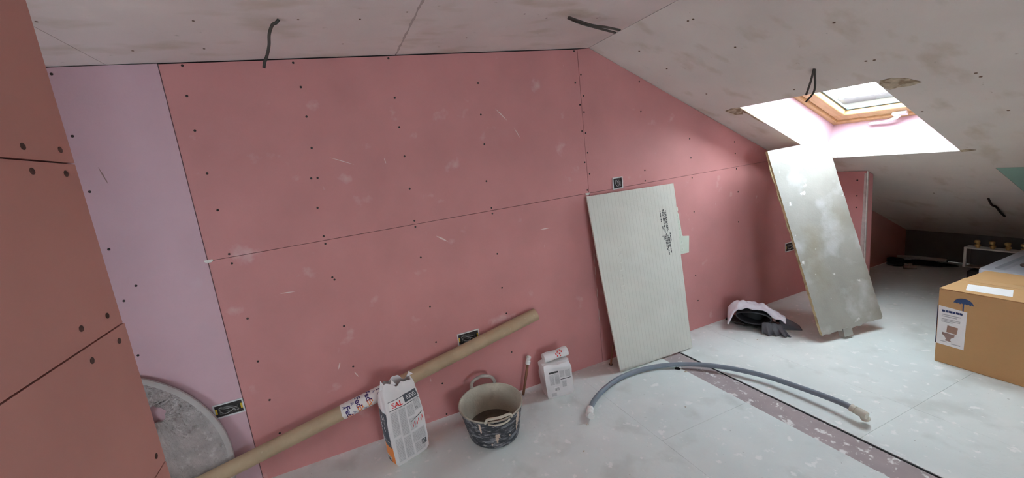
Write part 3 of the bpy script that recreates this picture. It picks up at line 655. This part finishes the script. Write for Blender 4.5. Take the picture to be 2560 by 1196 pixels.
def on_roll(u0,u1,v0,v1): return grid(lambda a,b: (np.array(roll(u0+(u1-u0)*a,v0+(v1-v0)*b))-(B2.b+B2.e1*(-.064+.158*(u0+(u1-u0)*a))+B2.e2*.022+vec(0,0,.232+.018*(u0+(u1-u0)*a))))*1.05+(B2.b+B2.e1*(-.064+.158*(u0+(u1-u0)*a))+B2.e2*.022+vec(0,0,.232+.018*(u0+(u1-u0)*a))), 3, 3)
for u0,v0,du in ((.46,.36,.05),(.54,.33,.03),(.60,.38,.06),(.70,.34,.04),(.50,.44,.06),(.62,.46,.05),(.56,.28,.05),(.66,.27,.04)): mesh('red_mark', *on_roll(u0,u0+du,v0,v0+.055), REDP, rl)
Q_ = lambda nm,VF,mt: mesh(nm, VF[0], VF[1], mt, bg2)
Q_('print_bar', B2.patch(.16,.50,.765,.815), INK)
for a,b,c,d,nl,sd in ((.16,.31,.42,.74,13,31),(.35,.50,.42,.74,13,32),(.54,.70,.62,.80,8,33),(.74,.92,.60,.80,8,34),(.60,.74,.30,.48,6,36),(.16,.34,.06,.16,4,37)):
    Q_('text_ground', B2.patch(a-.01,b+.01,c-.01,d+.01,.0008), LGREY); Q_('small_print', lines(B2,a,b,c,d,nl,sd,.0014), GREYP)
Q_('print_rule', B2.patch(.54,.92,.545,.565), INK)
Q_('barcode_ground', B2.patch(.28,.48,.20,.34,.0008), flat('label_paper',(.84,.82,.81)))
Q_('barcode', join(*[B2.patch(.30+k*.022,.30+k*.022+random.choice((.006,.011)),.22,.31,.0014,1,2) for k in range(8)]), INK)

# ---- rubber bucket
bk = thing('rubber_bucket', (.604,-.265,0), 'black rubber bucket crusted with dried mortar', 'bucket')
bc = (.604,-.265,0.)
RUB = mk('mortar_stained_rubber', (.035,.038,.045), .6, .3, 14., [((.33,.34,.37), 18., .49, .63, 7, .55, (1,1,3.2)), ((.66,.63,.60), 36., .60, .68, 5, .6, (1,1,3.6)), ((.50,.42,.36), 5., .63, .70, 4, .5, U1)], bump=.3, bscale=60)
LIN = mk('dried_mortar_lining', (.50,.465,.375), .85, .14, 8., [((.33,.28,.22), 9., .60, .72, 5, .6, U1), ((.15,.13,.11), 22., .70, .76, 3, .7, U1)], bump=.35, bscale=60)
rb,rt,hb = .140,.1745,.188
wob = lambda t: 1+.012*math.sin(2*t+.6)
def revolve(prof, seg=72, wobble=True):
    V = [];n = len(prof)
    for r,z in prof:
        for j in range(seg):
            t = 2*math.pi*j/seg; q = r*(1+.010*(z/hb)*math.sin(2*t+.6)); V.append((bc[0]+q*math.cos(t), bc[1]+q*math.sin(t), z))
    return V,[[i*seg+j,i*seg+(j+1)%seg,(i+1)*seg+(j+1)%seg,(i+1)*seg+j] for i in range(n-1) for j in range(seg)]
prof = [(.001,.003),(rb*.8,.002),(rb-.012,.002),(rb-.003,.007),(rb,.016)]
for k in range(1,14): 
    q = k/14; prof.append((rb+(rt-rb)*q+.0016*(1 if k % 3 == 1 else 0), .016+(hb-.016)*q))
prof += [(rt,hb-.012),(rt+.003,hb-.010),(rt+.004,hb)]
mesh('shell', *revolve(prof), RUB, bk, True)
prof = [(rt+.0042,hb-.003),(rt+.003,hb+.003),(rt-.002,hb+.003),(rt-.006,hb-.002)]+[(rt-.007+(rb-rt)*q,hb-.002-(hb-.03)*q) for q in np.linspace(.1,1,9)]+[(rb-.012,.026)]
mesh('mortar_lining', *revolve(prof), LIN, bk, True)
mesh('shaded_residue', *revolve([(rb-.004,.045),(rb-.014,.034),(rb-.05,.030),(.001,.029)]), mk('residue_deep_shade',(.10,.082,.062),.8,.3,12.,bump=.4,bscale=40), bk, True)  # residue coloured dark to give the shade deep in the bucket
def rimp(a, dr=0., z=hb): return vec(bc[0]+(rt+dr)*math.cos(a), bc[1]+(rt+dr)*math.sin(a), z)
HB = math.radians(82); HF = HB+math.pi                       # handles face wall and camera
aw = .40
Pb = spline([rimp(HB+aw,.004,hb-.008), rimp(HB+aw,.008,hb+.014), rimp(HB+aw*.72,.012,hb+.036), rimp(HB,.016,hb+.047), rimp(HB-aw*.72,.012,hb+.038), rimp(HB-aw,.008,hb+.014), rimp(HB-aw,.004,hb-.008)], 6)
mesh('handle', *tube(Pb, .0095, 10), mk('mortar_on_handle',(.40,.36,.32),.85,.25,20.), bk, True)
af = .36
Pf = spline([rimp(HF+af*1.15,.000,hb-.004), rimp(HF+af*1.05,.008,hb+.008), rimp(HF+af*.85,.010,hb+.024), rimp(HF,.014,hb+.028), rimp(HF-af*.85,.010,hb+.024), rimp(HF-af*1.05,.008,hb+.008), rimp(HF-af*1.15,.000,hb-.004)], 6)
mesh('handle', *tube(Pf, .0068, 10), LIN, bk, True)
Pg = spline([rimp(HF+af*.9,.008,hb-.006), rimp(HF+af*.5,.015,hb-.008), rimp(HF,.018,hb-.008), rimp(HF-af*.5,.015,hb-.008), rimp(HF-af*.9,.008,hb-.006)], 6)
mesh('handle_lip', *tube(Pg, .0045, 8), LIN, bk, True)
DRIP = flat('peach_mortar', (.58,.46,.37), .85, var=.12)
def drip(a, z0, z1, w0, w1):
    def fn(u,v):
        z = z0+(z1-z0)*v; q = (z-.016)/(hb-.016); r_ = rb+(rt-rb)*q+.0035*(1-(2*u-1)**2)+.0015; wd = (w0+(w1-w0)*v)*(1+.25*math.sin(11*v+a*5)); aa = a+(u-.5)*wd/r_
        return (bc[0]+r_*math.cos(aa), bc[1]+r_*math.sin(aa), z)
    mesh('mortar_drip', *grid(fn, 6, 10), DRIP, bk, True)
drip(HF-.62, hb-.002, .115, .016, .010); drip(HF+.72, hb-.004, .118, .022, .030); drip(HF+.70, .122, .070, .020, .004); drip(HF-.10, .105, .080, .020, .026); drip(HF-.12, .082, .045, .022, .006)
drip(HF-.32, .045,.030,.010,.004); drip(HF+.36,.075,.062,.010,.004)

# ---- plastic pipe bowed across the floor, elbow fittings at both ends
hz = thing('bent_water_pipe', (1.13,-.42,0), 'bowed grey plastic water pipe with elbow fittings lying across the floor', 'pipe')
HP = [(1.150,-.402,0.030),(1.224,-0.344,0.024),(1.339,-0.284,0.020),(1.486,-0.238,0.018),(1.638,-0.230,0.018),(1.780,-0.256,0.020),(1.894,-0.310,0.024),(1.987,-0.380,0.028),(2.060,-0.460,0.032),(2.125,-0.567,0.036),(2.175,-0.695,0.040),(2.197,-0.826,0.044),(2.207,-0.950,0.050),(2.206,-1.030,0.054),(2.198,-1.068,0.056)]
GPIPE = mk('grey_pipe_plastic', (.20,.23,.27), .38, .06, 20.)
mesh('pipe', *tube(spline(HP,6), .0145, 14), GPIPE, hz, True)
def elbow(p, d, out, mat):
    p,d,out = (np.array(k,float) for k in (p,d,out)); d /= np.linalg.norm(d); out /= np.linalg.norm(out)
    e = mesh('elbow_fitting', *tube([p-d*.004, p-d*.003, p+d*.016, p+d*.017, p+d*.020, p+d*.021, p+d*.048, p+d*.060, p+d*.062], [.010,.0185,.0185,.016,.016,.0195,.0195,.017,.004], 14), mat, hz, True)
    c = p+d*.044
    V,Fc = tube([c, c+out*.026, c+out*.027, c+out*.034, c+out*.034, c+out*.022], [.015,.015,.0185,.0185,.011,.011], 14, False); mesh('socket', V, Fc, mat, e, True)
    mesh('socket_bore', *tube([c+out*.020, c+out*.0225], .0112, 12), DARK, e)
elbow((1.150,-.402,.030), (-.70,-.66,-.10), (-.25,-.93,.28), WPL)
ELB = mk('beige_fitting', (.62,.58,.48), .5, .08, 20.)
elbow((2.198,-1.068,.056), (-.05,-1,-.10), (.42,-.12,-.85), ELB)

# ---- heap of clothes by the wall
co = vec(2.825,-.195,0); cr_ = vec(.57,-.82,0); cdp = vec(.82,.57,0)
def onC(r,d,z): return co+cr_*r+cdp*d+vec(0,0,z)
def wallsafe(p): p = np.array(p,float); p[1] = min(p[1],-.004); p[2] = max(p[2],.001); return p
BLK = mk('black_plastic_sheet', (.030,.030,.028), .38, .3, 14., [((.22,.21,.19), 24., .64, .72, 4, .6, U1)], bump=.5, bscale=30, spec=.5)
GRYC = mk('grey_cloth', (.125,.120,.130), .9, .12, 30., bump=.2, bscale=160)
GRYD = mk('dark_grey_cloth', (.032,.032,.036), .9, .1, 30., bump=.2, bscale=160)
WHC = mk('white_cloth', (.76,.73,.78), .85, .05, 20., bump=.2, bscale=30)
cb = thing('black_plastic_bag', tuple(co), 'crumpled black plastic bag under the heap of clothes by the wall', 'bag')
def blob(u,v):
    a = 2*math.pi*u; b = math.pi*v; n_ = 1+.07*math.sin(5*a+3*math.sin(3*b))+.05*math.sin(9*b+4*a)+.04*math.sin(13*a)
    return wallsafe(onC(-.035+.150*n_*math.sin(b)*math.cos(a), .015+.095*n_*math.sin(b)*math.sin(a), .026+.024*n_*math.cos(b)))
mesh('crumpled_film', *grid(blob, 48, 24, True), BLK, cb, True)
cj = thing('grey_garment', tuple(onC(.08,0,0)), 'folded dark grey garment with hanging folds between white cloth and floor', 'clothing')
def sleeve(u,v):                                            # flattened open roll whose mouth faces the room
    a = 2*math.pi*u; d = -.125+.20*v; wv = 1+.05*math.sin(3*a+2*v)
    r = -.020+.100*wv*math.cos(a)*(1-.1*v); z = .106+(.040+.003*math.sin(2*a))*wv*math.sin(a)*(1-.25*v)-.008*math.cos(a)
    return wallsafe(onC(r,d,z))
o = mesh('rolled_body', *grid(sleeve, 40, 10, True), GRYD, cj, True); sd = o.modifiers.new('thick','SOLIDIFY'); sd.thickness = .007; sd.offset = 1
mesh('roll_mouth_shade', *grid(lambda u,v: onC(-.02+.085*(2*u-1), -.075+.12*abs(2*u-1)**3, .080+.044*v+.008*math.sin(6*u)), 14, 6), flat('mouth_shade_black',(.012,.012,.013)), cj, True)  # shade inside the open roll, drawn as a black sheet
def band_(r0,r1,z0,rA,rB,d0,dA,ph):                         # a hanging fold from the roll to the floor
    def fn(u,v):
        t = v; r = (r0+(r1-r0)*u)*(1-t)+(rA+(rB-rA)*u)*t; fold = .012*math.sin(3.0*math.pi*u+ph)
        z = z0*(1-t)**1.15*(1-.12*(2*u-1)**2)+.004; d = d0*(1-t)+dA*t-.018*math.sin(math.pi*t)+fold*(.4+t)
        return wallsafe(onC(r,d,z))
    return grid(fn, 16, 12)
for i,a_ in enumerate([(.030,.085,.084,.035,.110,-.128,-.160,.3),(.075,.120,.078,.085,.165,-.118,-.150,1.7),(.105,.150,.064,.140,.195,-.095,-.135,.9)]):
    o = mesh('cloth_fold', *band_(*a_), GRYC, cj, True); sd = o.modifiers.new('thick','SOLIDIFY'); sd.thickness = .007
def tail(u,v):
    a = math.pi*u; r = .13+.125*v; h_ = (.066*(1-v)**.8+.012)*(1+.12*math.sin(5*a)); return wallsafe(onC(r+.01*math.cos(a), .035-.070*math.cos(a)*(1-.35*v), h_*math.sin(a)+.002))
o = mesh('cloth_tail', *grid(tail, 20, 12), GRYC, cj, True); sd = o.modifiers.new('thick','SOLIDIFY'); sd.thickness = .006
cwt = thing('white_garment', tuple(onC(-.02,.02,0)), 'white cloth draped over the dark grey garment by the wall', 'clothing')
def shirt(u,v):
    t = 2*v-1; r = -.178+.345*u; lf = max(0,.20-u)/.20; rt_ = max(0,u-.62)/.38
    topz = .186+.020*math.sin(math.pi*min(1,u/.55))-.075*rt_**1.2-.030*lf
    wd = .085*(1-.40*u)
    drop = (.020+.060*lf)*max(0,-t)**2.0+.05*max(0,t)**2
    wr = .007*math.sin(11*u+5*t)+.005*math.sin(23*u-6*t)+.004*math.sin(31*u+9*t)-.018*max(0,.10-u)/.10
    return wallsafe(onC(r, -.055+wd*t+.02*u-.035*lf*max(0,-t)-.030*rt_, topz-drop+wr))
o = mesh('draped_cloth', *grid(shirt, 40, 24), WHC, cwt, True); sd = o.modifiers.new('thick','SOLIDIFY'); sd.thickness = .010

# ---- cardboard box
KBOX = mk('brown_cardboard', (.54,.315,.14), .75, .05, 4., [((.50,.29,.13), 30., .5, .7, 3, .3, (1,1,12))])
bx0 = vec(3.107,-1.009,0); el = vec(-.035,-1,0); el /= np.linalg.norm(el); ed = vec(1,-.035,0); ed /= np.linalg.norm(ed); BL,BD,BH = .78,.475,.443
cbx = thing('cardboard_box', tuple(bx0+el*BL/2+ed*BD/2), 'large brown cardboard box with a blue umbrella mark and white product label', 'box')
bevel(mesh('box_body', *obox(bx0, el*BL, ed*BD, vec(0,0,BH)), KBOX, cbx), .004)
for k in (0,1): bevel(mesh('top_flap', *obox(bx0+vec(0,0,BH+.0005)+ed*(k*(BD/2+.0015)), el*BL, ed*(BD/2-.0015), vec(0,0,.004)), KBOX, cbx), .0015)
TAPE = mk('brown_tape', (.60,.36,.17), .35, .04, 6.)
mesh('tape', *obox(bx0+vec(0,0,BH+.0048)+ed*(BD/2-.03)-el*.0015, el*(BL+.003), ed*.06, vec(0,0,.0006)), TAPE, cbx)
FX = lambda s,z,o=.0015: bx0+el*s-ed*o+vec(0,0,z)          # on the long face
def face_poly(poly, o=.0015): 
    return prism(poly, lambda s,z,q: FX(s,z,q), 0.0, o)
LAB = flat('label_paper',(.84,.82,.81)); NAVY = flat('navy_ink',(.03,.045,.14),.6); BRN = flat('brown_ink',(.40,.24,.18),.7)
lb = mesh('side_label', *face_poly([(.004,.115),(.108,.112),(.110,.335),(.004,.345)], .0012), LAB, cbx)
mesh('label_wrap', *obox(bx0+ed*0+vec(0,0,.115)-el*.0012, ed*.02, el*.0008, vec(0,0,.23)), NAVY, cbx)
V,Fc = [],[]
for k in range(6): V,Fc = join((V,Fc), face_poly([(.018+k*.013,.312),(.029+k*.013,.311),(.029+k*.013,.323),(.018+k*.013,.324)], .0018))
mesh('label_heading', V, Fc, NAVY, lb)
for z,a,b in ((.296,.018,.090),(.286,.018,.075),(.270,.018,.088),(.262,.018,.088),(.254,.018,.060),(.135,.018,.045),(.130,.060,.095)):
    mesh('label_print', *face_poly([(a,z-.0025),(b,z-.0028),(b,z+.0022),(a,z+.0025)], .0018), GREYP, lb)
mesh('cistern_picture', *face_poly([(.040,.195),(.078,.192),(.082,.232),(.042,.236)], .0018), BRN, lb)
mesh('bowl_picture', *face_poly([(.024,.190),(.072,.186),(.070,.172),(.058,.160),(.056,.148),(.064,.140),(.036,.142),(.040,.154),(.032,.170),(.024,.178)], .0018), flat('bowl_ink',(.33,.22,.19)), lb)
um = [(.094+.036*math.cos(t)*1., .375+.034*math.sin(t)) for t in np.linspace(0,math.pi,15)]
um += [(.094-.036+.012*k+.006*q, .375-(.0-.006*math.sin(math.pi*q/2))) for k in range(6) for q in (1,2)]
mesh('umbrella_mark', *face_poly(um, .0010), flat('blue_ink',(.04,.075,.18),.6), cbx)
mesh('umbrella_shaft', *face_poly([(.092,.377),(.0965,.377),(.0965,.334),(.092,.328),(.084,.328),(.080,.334),(.080,.340),(.0845,.340),(.0855,.334),(.0905,.333),(.092,.337)], .0010), flat('blue_ink',(.04,.075,.18),.6), cbx)
tl2 = mesh('top_label', *obox(bx0+vec(0,0,BH+.0047)+el*.085+ed*.035, el*.150+ed*.02, ed*.115-el*.035, vec(0,0,.0008)), LAB, cbx)

# ---- shower tray on a carton behind the box
tc_ = thing('carton', (3.98,-1.34,0), 'brown carton carrying the grey shower tray', 'box')
bevel(mesh('carton_body', *box((3.66,-1.66,0),(4.22,-1.02,.372)), KBOX, tc_), .004)
for k in (0,1): mesh('top_flap', *box((3.66+k*.281,-1.66,.3725),(3.939+k*.281,-1.02,.3765)), KBOX, tc_)
tr_ = thing('shower_tray', (3.95,-1.38,.377), 'grey shower tray with round drain lying behind the cardboard box', 'shower tray')
TRAY = mk('grey_tray', (.36,.36,.385), .55, .05, 12.); TRAYE = mk('white_tray_edge', (.56,.56,.60), .5, .05, 12.)
def rr(x0,x1,y0,y1,r,n=6):
    out = []
    for cx_,cy_,a0 in ((x1-r,y1-r,0),(x0+r,y1-r,90),(x0+r,y0+r,180),(x1-r,y0+r,270)):
        out += [(cx_+r*math.cos(math.radians(a0+90*k/n)), cy_+r*math.sin(math.radians(a0+90*k/n))) for k in range(n+1)]
    return out
TX0,TX1,TY0,TY1 = 3.60,4.30,-1.92,-.985
lvl = [(0,.377),(0,.440),(.004,.446),(.045,.446),(.056,.436),(.075,.430)]
V = [];
for ins,z in lvl: V += [(x,y,z) for x,y in rr(TX0+ins,TX1-ins,TY0+ins,TY1-ins,.03)]
n = len(V)//len(lvl); Fc = [[i*n+j,i*n+(j+1)%n,(i+1)*n+(j+1)%n,(i+1)*n+j] for i in range(len(lvl)-1) for j in range(n)]; mi = [1]*n+[0]*(n*(len(lvl)-2))
Fc += [list(range(n-1,-1,-1)), list(range((len(lvl)-1)*n,len(lvl)*n))]; mi += [0,0]
mesh('basin', V, Fc, None, tr_, mats=[TRAY,TRAYE], midx=mi)
dv = mesh('drain_cover', *lathe([(.062,.4305),(.062,.4345),(.050,.4365),(.001,.437)],(3.87,-1.13,0),28), flat('dark_drain',(.09,.05,.045),.4), tr_, True)
mesh('drain_cap', *lathe([(.028,.4365),(.028,.441),(.020,.443),(.001,.443)],(3.87,-1.13,0),20), flat('label_paper',(.84,.82,.81)), dv, True)

# ---- manifold box with brass valves on a dark tool case
tcase = thing('tool_case', (4.58,-.92,0), 'black tool case under the white manifold frame', 'case')
bevel(mesh('case_body', *box((4.50,-1.25,0),(4.72,-.66,.10)), flat('black_case',(.02,.02,.022),.5), tcase), .01)
bevel(mesh('case_lid', *box((4.497,-1.253,.102),(4.723,-.657,.165)), flat('black_case',(.02,.02,.022),.5), tcase), .01)
mf = thing('manifold_box', (4.6,-.92,.165), 'white framed manifold box with brass valves in the dark corner', 'manifold')
WFR = flat('white_frame', (.62,.61,.57), .45); BRS = mk('brass', (.60,.40,.16), .35, .15, 20., metal=.8)
z0,z1 = .166,.318
mesh('frame_post', *box((4.585,-.620,z0),(4.600,-.606,z1)), WFR, mf); mesh('frame_post', *box((4.585,-1.24,z0),(4.600,-1.226,z1)), WFR, mf)
mesh('frame_rail', *box((4.583,-1.24,z1),(4.66,-.606,z1+.010)), WFR, mf); mesh('frame_rail', *box((4.585,-1.226,z0),(4.66,-.620,z0+.007)), flat('tan_rail',(.30,.24,.18)), mf)
mesh('back_panel', *box((4.655,-1.226,z0+.008),(4.66,-.62,z1-.001)), flat('dark_panel',(.06,.06,.06),.5), mf)
for k in range(6):
    y = -.665-.072*k; vl = mesh('valve', *lathe([(.011,z1+.010),(.011,z1+.022),(.016,z1+.023),(.016,z1+.034),(.010,z1+.036),(.009,z1+.048)],(4.615,y,0),12), BRS, mf, True)
    mesh('valve_knob', *lathe([(.013,z1+.046),(.015,z1+.050),(.015,z1+.064),(.010,z1+.068),(.001,z1+.069)],(4.615,y+.004,0),10), BRS, vl, True)

# ---- bits left in the dark corner at the knee wall
pc = thing('pipe_offcut', (5.05,-.10,0), 'pale pipe offcut lying in the dark eaves corner', 'pipe')
mesh('pipe', *tube([(5.06,-.035,.045),(5.10,-.16,.050),(5.12,-.34,.048)], .018, 12), flat('pale_pipe',(.40,.39,.37)), pc, True); mesh('pipe_bore', *tube([(5.1205,-.342,.048),(5.121,-.344,.048)], .014, 10), DARK, pc)
rag = thing('dark_rag', (5.08,-.20,0), 'dark crumpled rag in the eaves corner', 'rag')
mesh('rag_cloth', *grid(lambda u,v:(5.09+.10*(1+.2*math.sin(6*math.pi*u))*math.sin(math.pi*v)*math.cos(2*math.pi*u), -.22+.17*(1+.2*math.sin(8*math.pi*u))*math.sin(math.pi*v)*math.sin(2*math.pi*u), max(.001,.010+.009*math.cos(math.pi*v)*(1+.4*math.sin(10*math.pi*u)))), 36, 12, True), GRYD, rag, True)
rr_ = thing('pipe_tee', (4.86,-.20,0), 'small pale pipe tee on the floor of the dark eaves corner', 'fitting')
mesh('tee_run', *tube([(4.88,-.24,.018),(4.84,-.17,.018)], .017, 12), flat('dull_fitting',(.34,.27,.23)), rr_, True); mesh('tee_branch', *tube([(4.86,-.205,.02),(4.86,-.205,.052)], .014, 12), flat('dull_fitting',(.34,.27,.23)), rr_, True)
rs = thing('cable_reel', (4.905,-.085,0), 'black cable coil standing in the dark eaves corner', 'cable')
for k in range(3): mesh('cable_loop', *tube([(4.905+.004*k+.03*math.cos(t), -.085+.05*math.sin(t), .016+.022*k) for t in np.linspace(0,2*math.pi,25)], .012, 8), flat('black_cable',(.015,.015,.015),.5), rs, True)

# ---- electrical back boxes with coiled wires
WPF = flat('box_frame', (.66,.66,.66), .5); YEL = flat('yellow_tab', (.72,.50,.05), .5); WIRE = flat('grey_wire', (.34,.33,.32), .5); BINT = flat('box_interior', (.035,.03,.028), .8)
def back_box(x0,x1,z0,z1,label,tilt=0.,dbl=True,dim=False):
    cx_,cz_ = (x0+x1)/2,(z0+z1)/2
    t = thing('socket_box', (cx_,0,cz_), label, 'socket box', 'electrical back boxes in the pink wall')
    c,s = math.cos(tilt),math.sin(tilt)
    f = lambda x,z,o:(cx_+(x-cx_)*c-(z-cz_)*s, o, cz_+(x-cx_)*s+(z-cz_)*c)
    b_ = .0065
    for (a,b,d,e) in ((x0,x1,z1-b_,z1),(x0,x1,z0,z0+b_),(x0,x0+b_,z0+b_,z1-b_),(x1-b_,x1,z0+b_,z1-b_)):
        mesh('frame_edge', *prism([(a,d),(b,d),(b,e),(a,e)], f, -.005, -.0002), WPF, t)
    mesh('recess', *prism([(x0+b_,z0+b_),(x1-b_,z0+b_),(x1-b_,z1-b_),(x0+b_,z1-b_)], f, -.0012, -.0004), BINT, t)
    r = random.Random(int(cx_*1000)+5); wd,hg = (x1-x0)/2-.012,(z1-z0)/2-.012
    for k in range(4 if dbl else 3):
        P = [(cx_+wd*.75*math.sin(1.4*q+k*1.3+r.uniform(-.2,.2)), -.004-.0008*k, cz_+hg*.75*math.cos(2.3*q+k*.9+r.uniform(-.2,.2))) for q in np.linspace(0,2.6,6)]
        mesh('wire', *tube(spline([f(p[0],p[2],p[1]) for p in P],5), .0022, 6), WIRE if k % 2 == 0 else flat('dark_wire',(.10,.10,.09),.5), t, True)
    if dbl:
        for sx in (x0+b_+.001, x1-b_-.009): mesh('yellow_tab', *prism([(sx,cz_-.014),(sx+.008,cz_-.014),(sx+.008,cz_+.012),(sx,cz_+.012)], f, -.0030, -.0010), YEL, t)
    return t
back_box(-.744,-.610,.413,.487,'white double socket box with coiled wires beside the round crusted panel')
back_box(.539,.679,.424,.500,'white double socket box half hidden by the long cardboard tube')
back_box(1.750,1.833,1.194,1.273,'small square socket box with black wires above the grooved board',dbl=False)
back_box(3.470,3.600,.408,.488,'double socket box in shade behind the leaning plywood panel')

# ---- cables hanging out of the ceilings
BCAB = mk('dark_cable', (.06,.05,.042), .6, .15, 30.)
def cable(name, paths, r, label, hole=None):
    p0 = paths[0][0]; t = thing(name, tuple(p0), label, 'cable', 'cables hanging from the ceiling')
    for P in paths: mesh('cable_core', *tube(spline(P,6), r, 8), BCAB, t, True)
    return t
c = cable('ceiling_cable', [[(-0.070,-0.462,H-.001),(-0.082,-0.458,2.086),(-0.096,-0.455,2.080),(-0.113,-0.450,2.050),(-0.122,-0.440,2.015),(-0.136,-0.430,1.984),(-0.150,-.424,1.960),(-0.157,-0.420,1.941)]], .0058, 'single dark cable hanging from the flat ceiling over the large pink boards')
c = cable('ceiling_cable', [[(1.173,-0.472,H-.001),(1.206,-0.497,2.072),(1.304,-0.472,2.060),(1.409,-0.444,2.060),(1.544,-0.388,2.065)],[(1.177,-0.463,H-.001),(1.226,-0.484,2.066),(1.336,-0.460,2.053),(1.508,-0.393,2.050)]], .0055, 'pair of dark cables bent sideways by the ceiling crease')
c = cable('ceiling_cable', [[(2.385,-0.787,1.7275),(2.390,-0.770,1.667),(2.373,-0.760,1.604)],[(2.390,-0.787,1.7270),(2.413,-0.775,1.624),(2.373,-0.760,1.570)]], .0045, 'two thin dark wires hanging beside the skylight')
c = cable('ceiling_cable', [[S(2.953,-.794,-.001),S(3.095,-.775,-.008),S(3.141,-.785,-.010),S(3.271,-.771,-.010),S(3.396,-.759,-.004)]], .006, 'thin dark cable lying along the low dark end of the slope')

# ---- crumbs on the floor
rn = random.Random(9); CR = mk('crumb',(.50,.45,.36),.9,.25,30.)
for x,y,s,lab in ((1.908,-.372,.014,'tan plaster crumb under the bowed grey pipe at the mauve floor strip'),(1.075,-.470,.010,'plaster crumb beside the white elbow fitting'),(.94,-.62,.008,'plaster crumb on the bare floor in front of the rubber bucket'),(1.62,-.62,.008,'plaster crumb on the open floor inside the curve of the bowed pipe'),(2.62,-.34,.009,'plaster crumb in front of the heap of clothes')):
    V = [(x+s*rn.uniform(.6,1.2)*math.cos(t), y+s*rn.uniform(.4,.9)*math.sin(t), 0) for t in np.linspace(0,6.283,7)[:-1]]+[(x+rn.uniform(-.2,.2)*s,y,s*.5)]
    tag(mesh('plaster_crumb', V, [[i,(i+1)%6,6] for i in range(6)]+[[5,4,3,2,1,0]], CR), lab, 'crumb', 'crumbs on the floor')

# ================================================================ OUTSIDE: the roof across the street
nb = thing('neighbour_roof', (14.,3.,-3.), 'tiled roof across the street seen through the skylight', 'roof')
ROOFM = mk('weathered_tiles', (.026,.023,.020), .9, .18, 1.2, [((.036,.032,.028), 6., .5, .7, 4, .6, (1,6,1))])
d0 = vec(1.34,.62,0); d0 /= np.linalg.norm(d0); pr_ = vec(-d0[1],d0[0],0)
rc = vec(0,-2.0983,0)+d0*14.0
def onR(a,b): return rc+pr_*a-d0*b+vec(0,0,1.80-.42*b)        # b runs down the slope towards us
for k in range(14):
    b0,b1 = k*.36,(k+1)*.36+.03
    V = [onR(-9,b0)+vec(0,0,-.02),onR(9,b0)+vec(0,0,-.02),onR(9,b1)+vec(0,0,.02),onR(-9,b1)+vec(0,0,.02),onR(9,b1)+vec(0,0,-.06),onR(-9,b1)+vec(0,0,-.06)]
    mesh('tile_course', V, [[0,1,2,3],[3,2,4,5]], ROOFM, nb)
mesh('ridge', *tube([onR(-9,0),onR(9,0)], .10, 10), mk('ridge_tiles',(.030,.024,.022),.9,.2,4.), nb, True)
for a in (-1.9,-1.72,-.62,-.44,.35,.53,1.5,1.68,2.9,3.08,-3.2,-3.0):
    c = onR(-a,0); mesh('ridge_vent', *lathe([(.075,.05),(.075,.16),(.05,.20),(.001,.21)],(c[0],c[1],c[2]),10), flat('vent_clay',(.05,.048,.045)), nb, True)
c = onR(1.25,.0); mesh('chimney', *box((c[0]-.12,c[1]-.12,c[2]-.3),(c[0]+.12,c[1]+.12,c[2]+.30)), flat('chimney_brick',(.02,.017,.017)), nb)
mesh('far_wall', [onR(-9,5.1),onR(9,5.1),onR(9,5.1)-vec(0,0,3.5),onR(-9,5.1)-vec(0,0,3.5)], [[0,1,2,3]], flat('street_wall',(.25,.22,.20)), nb)
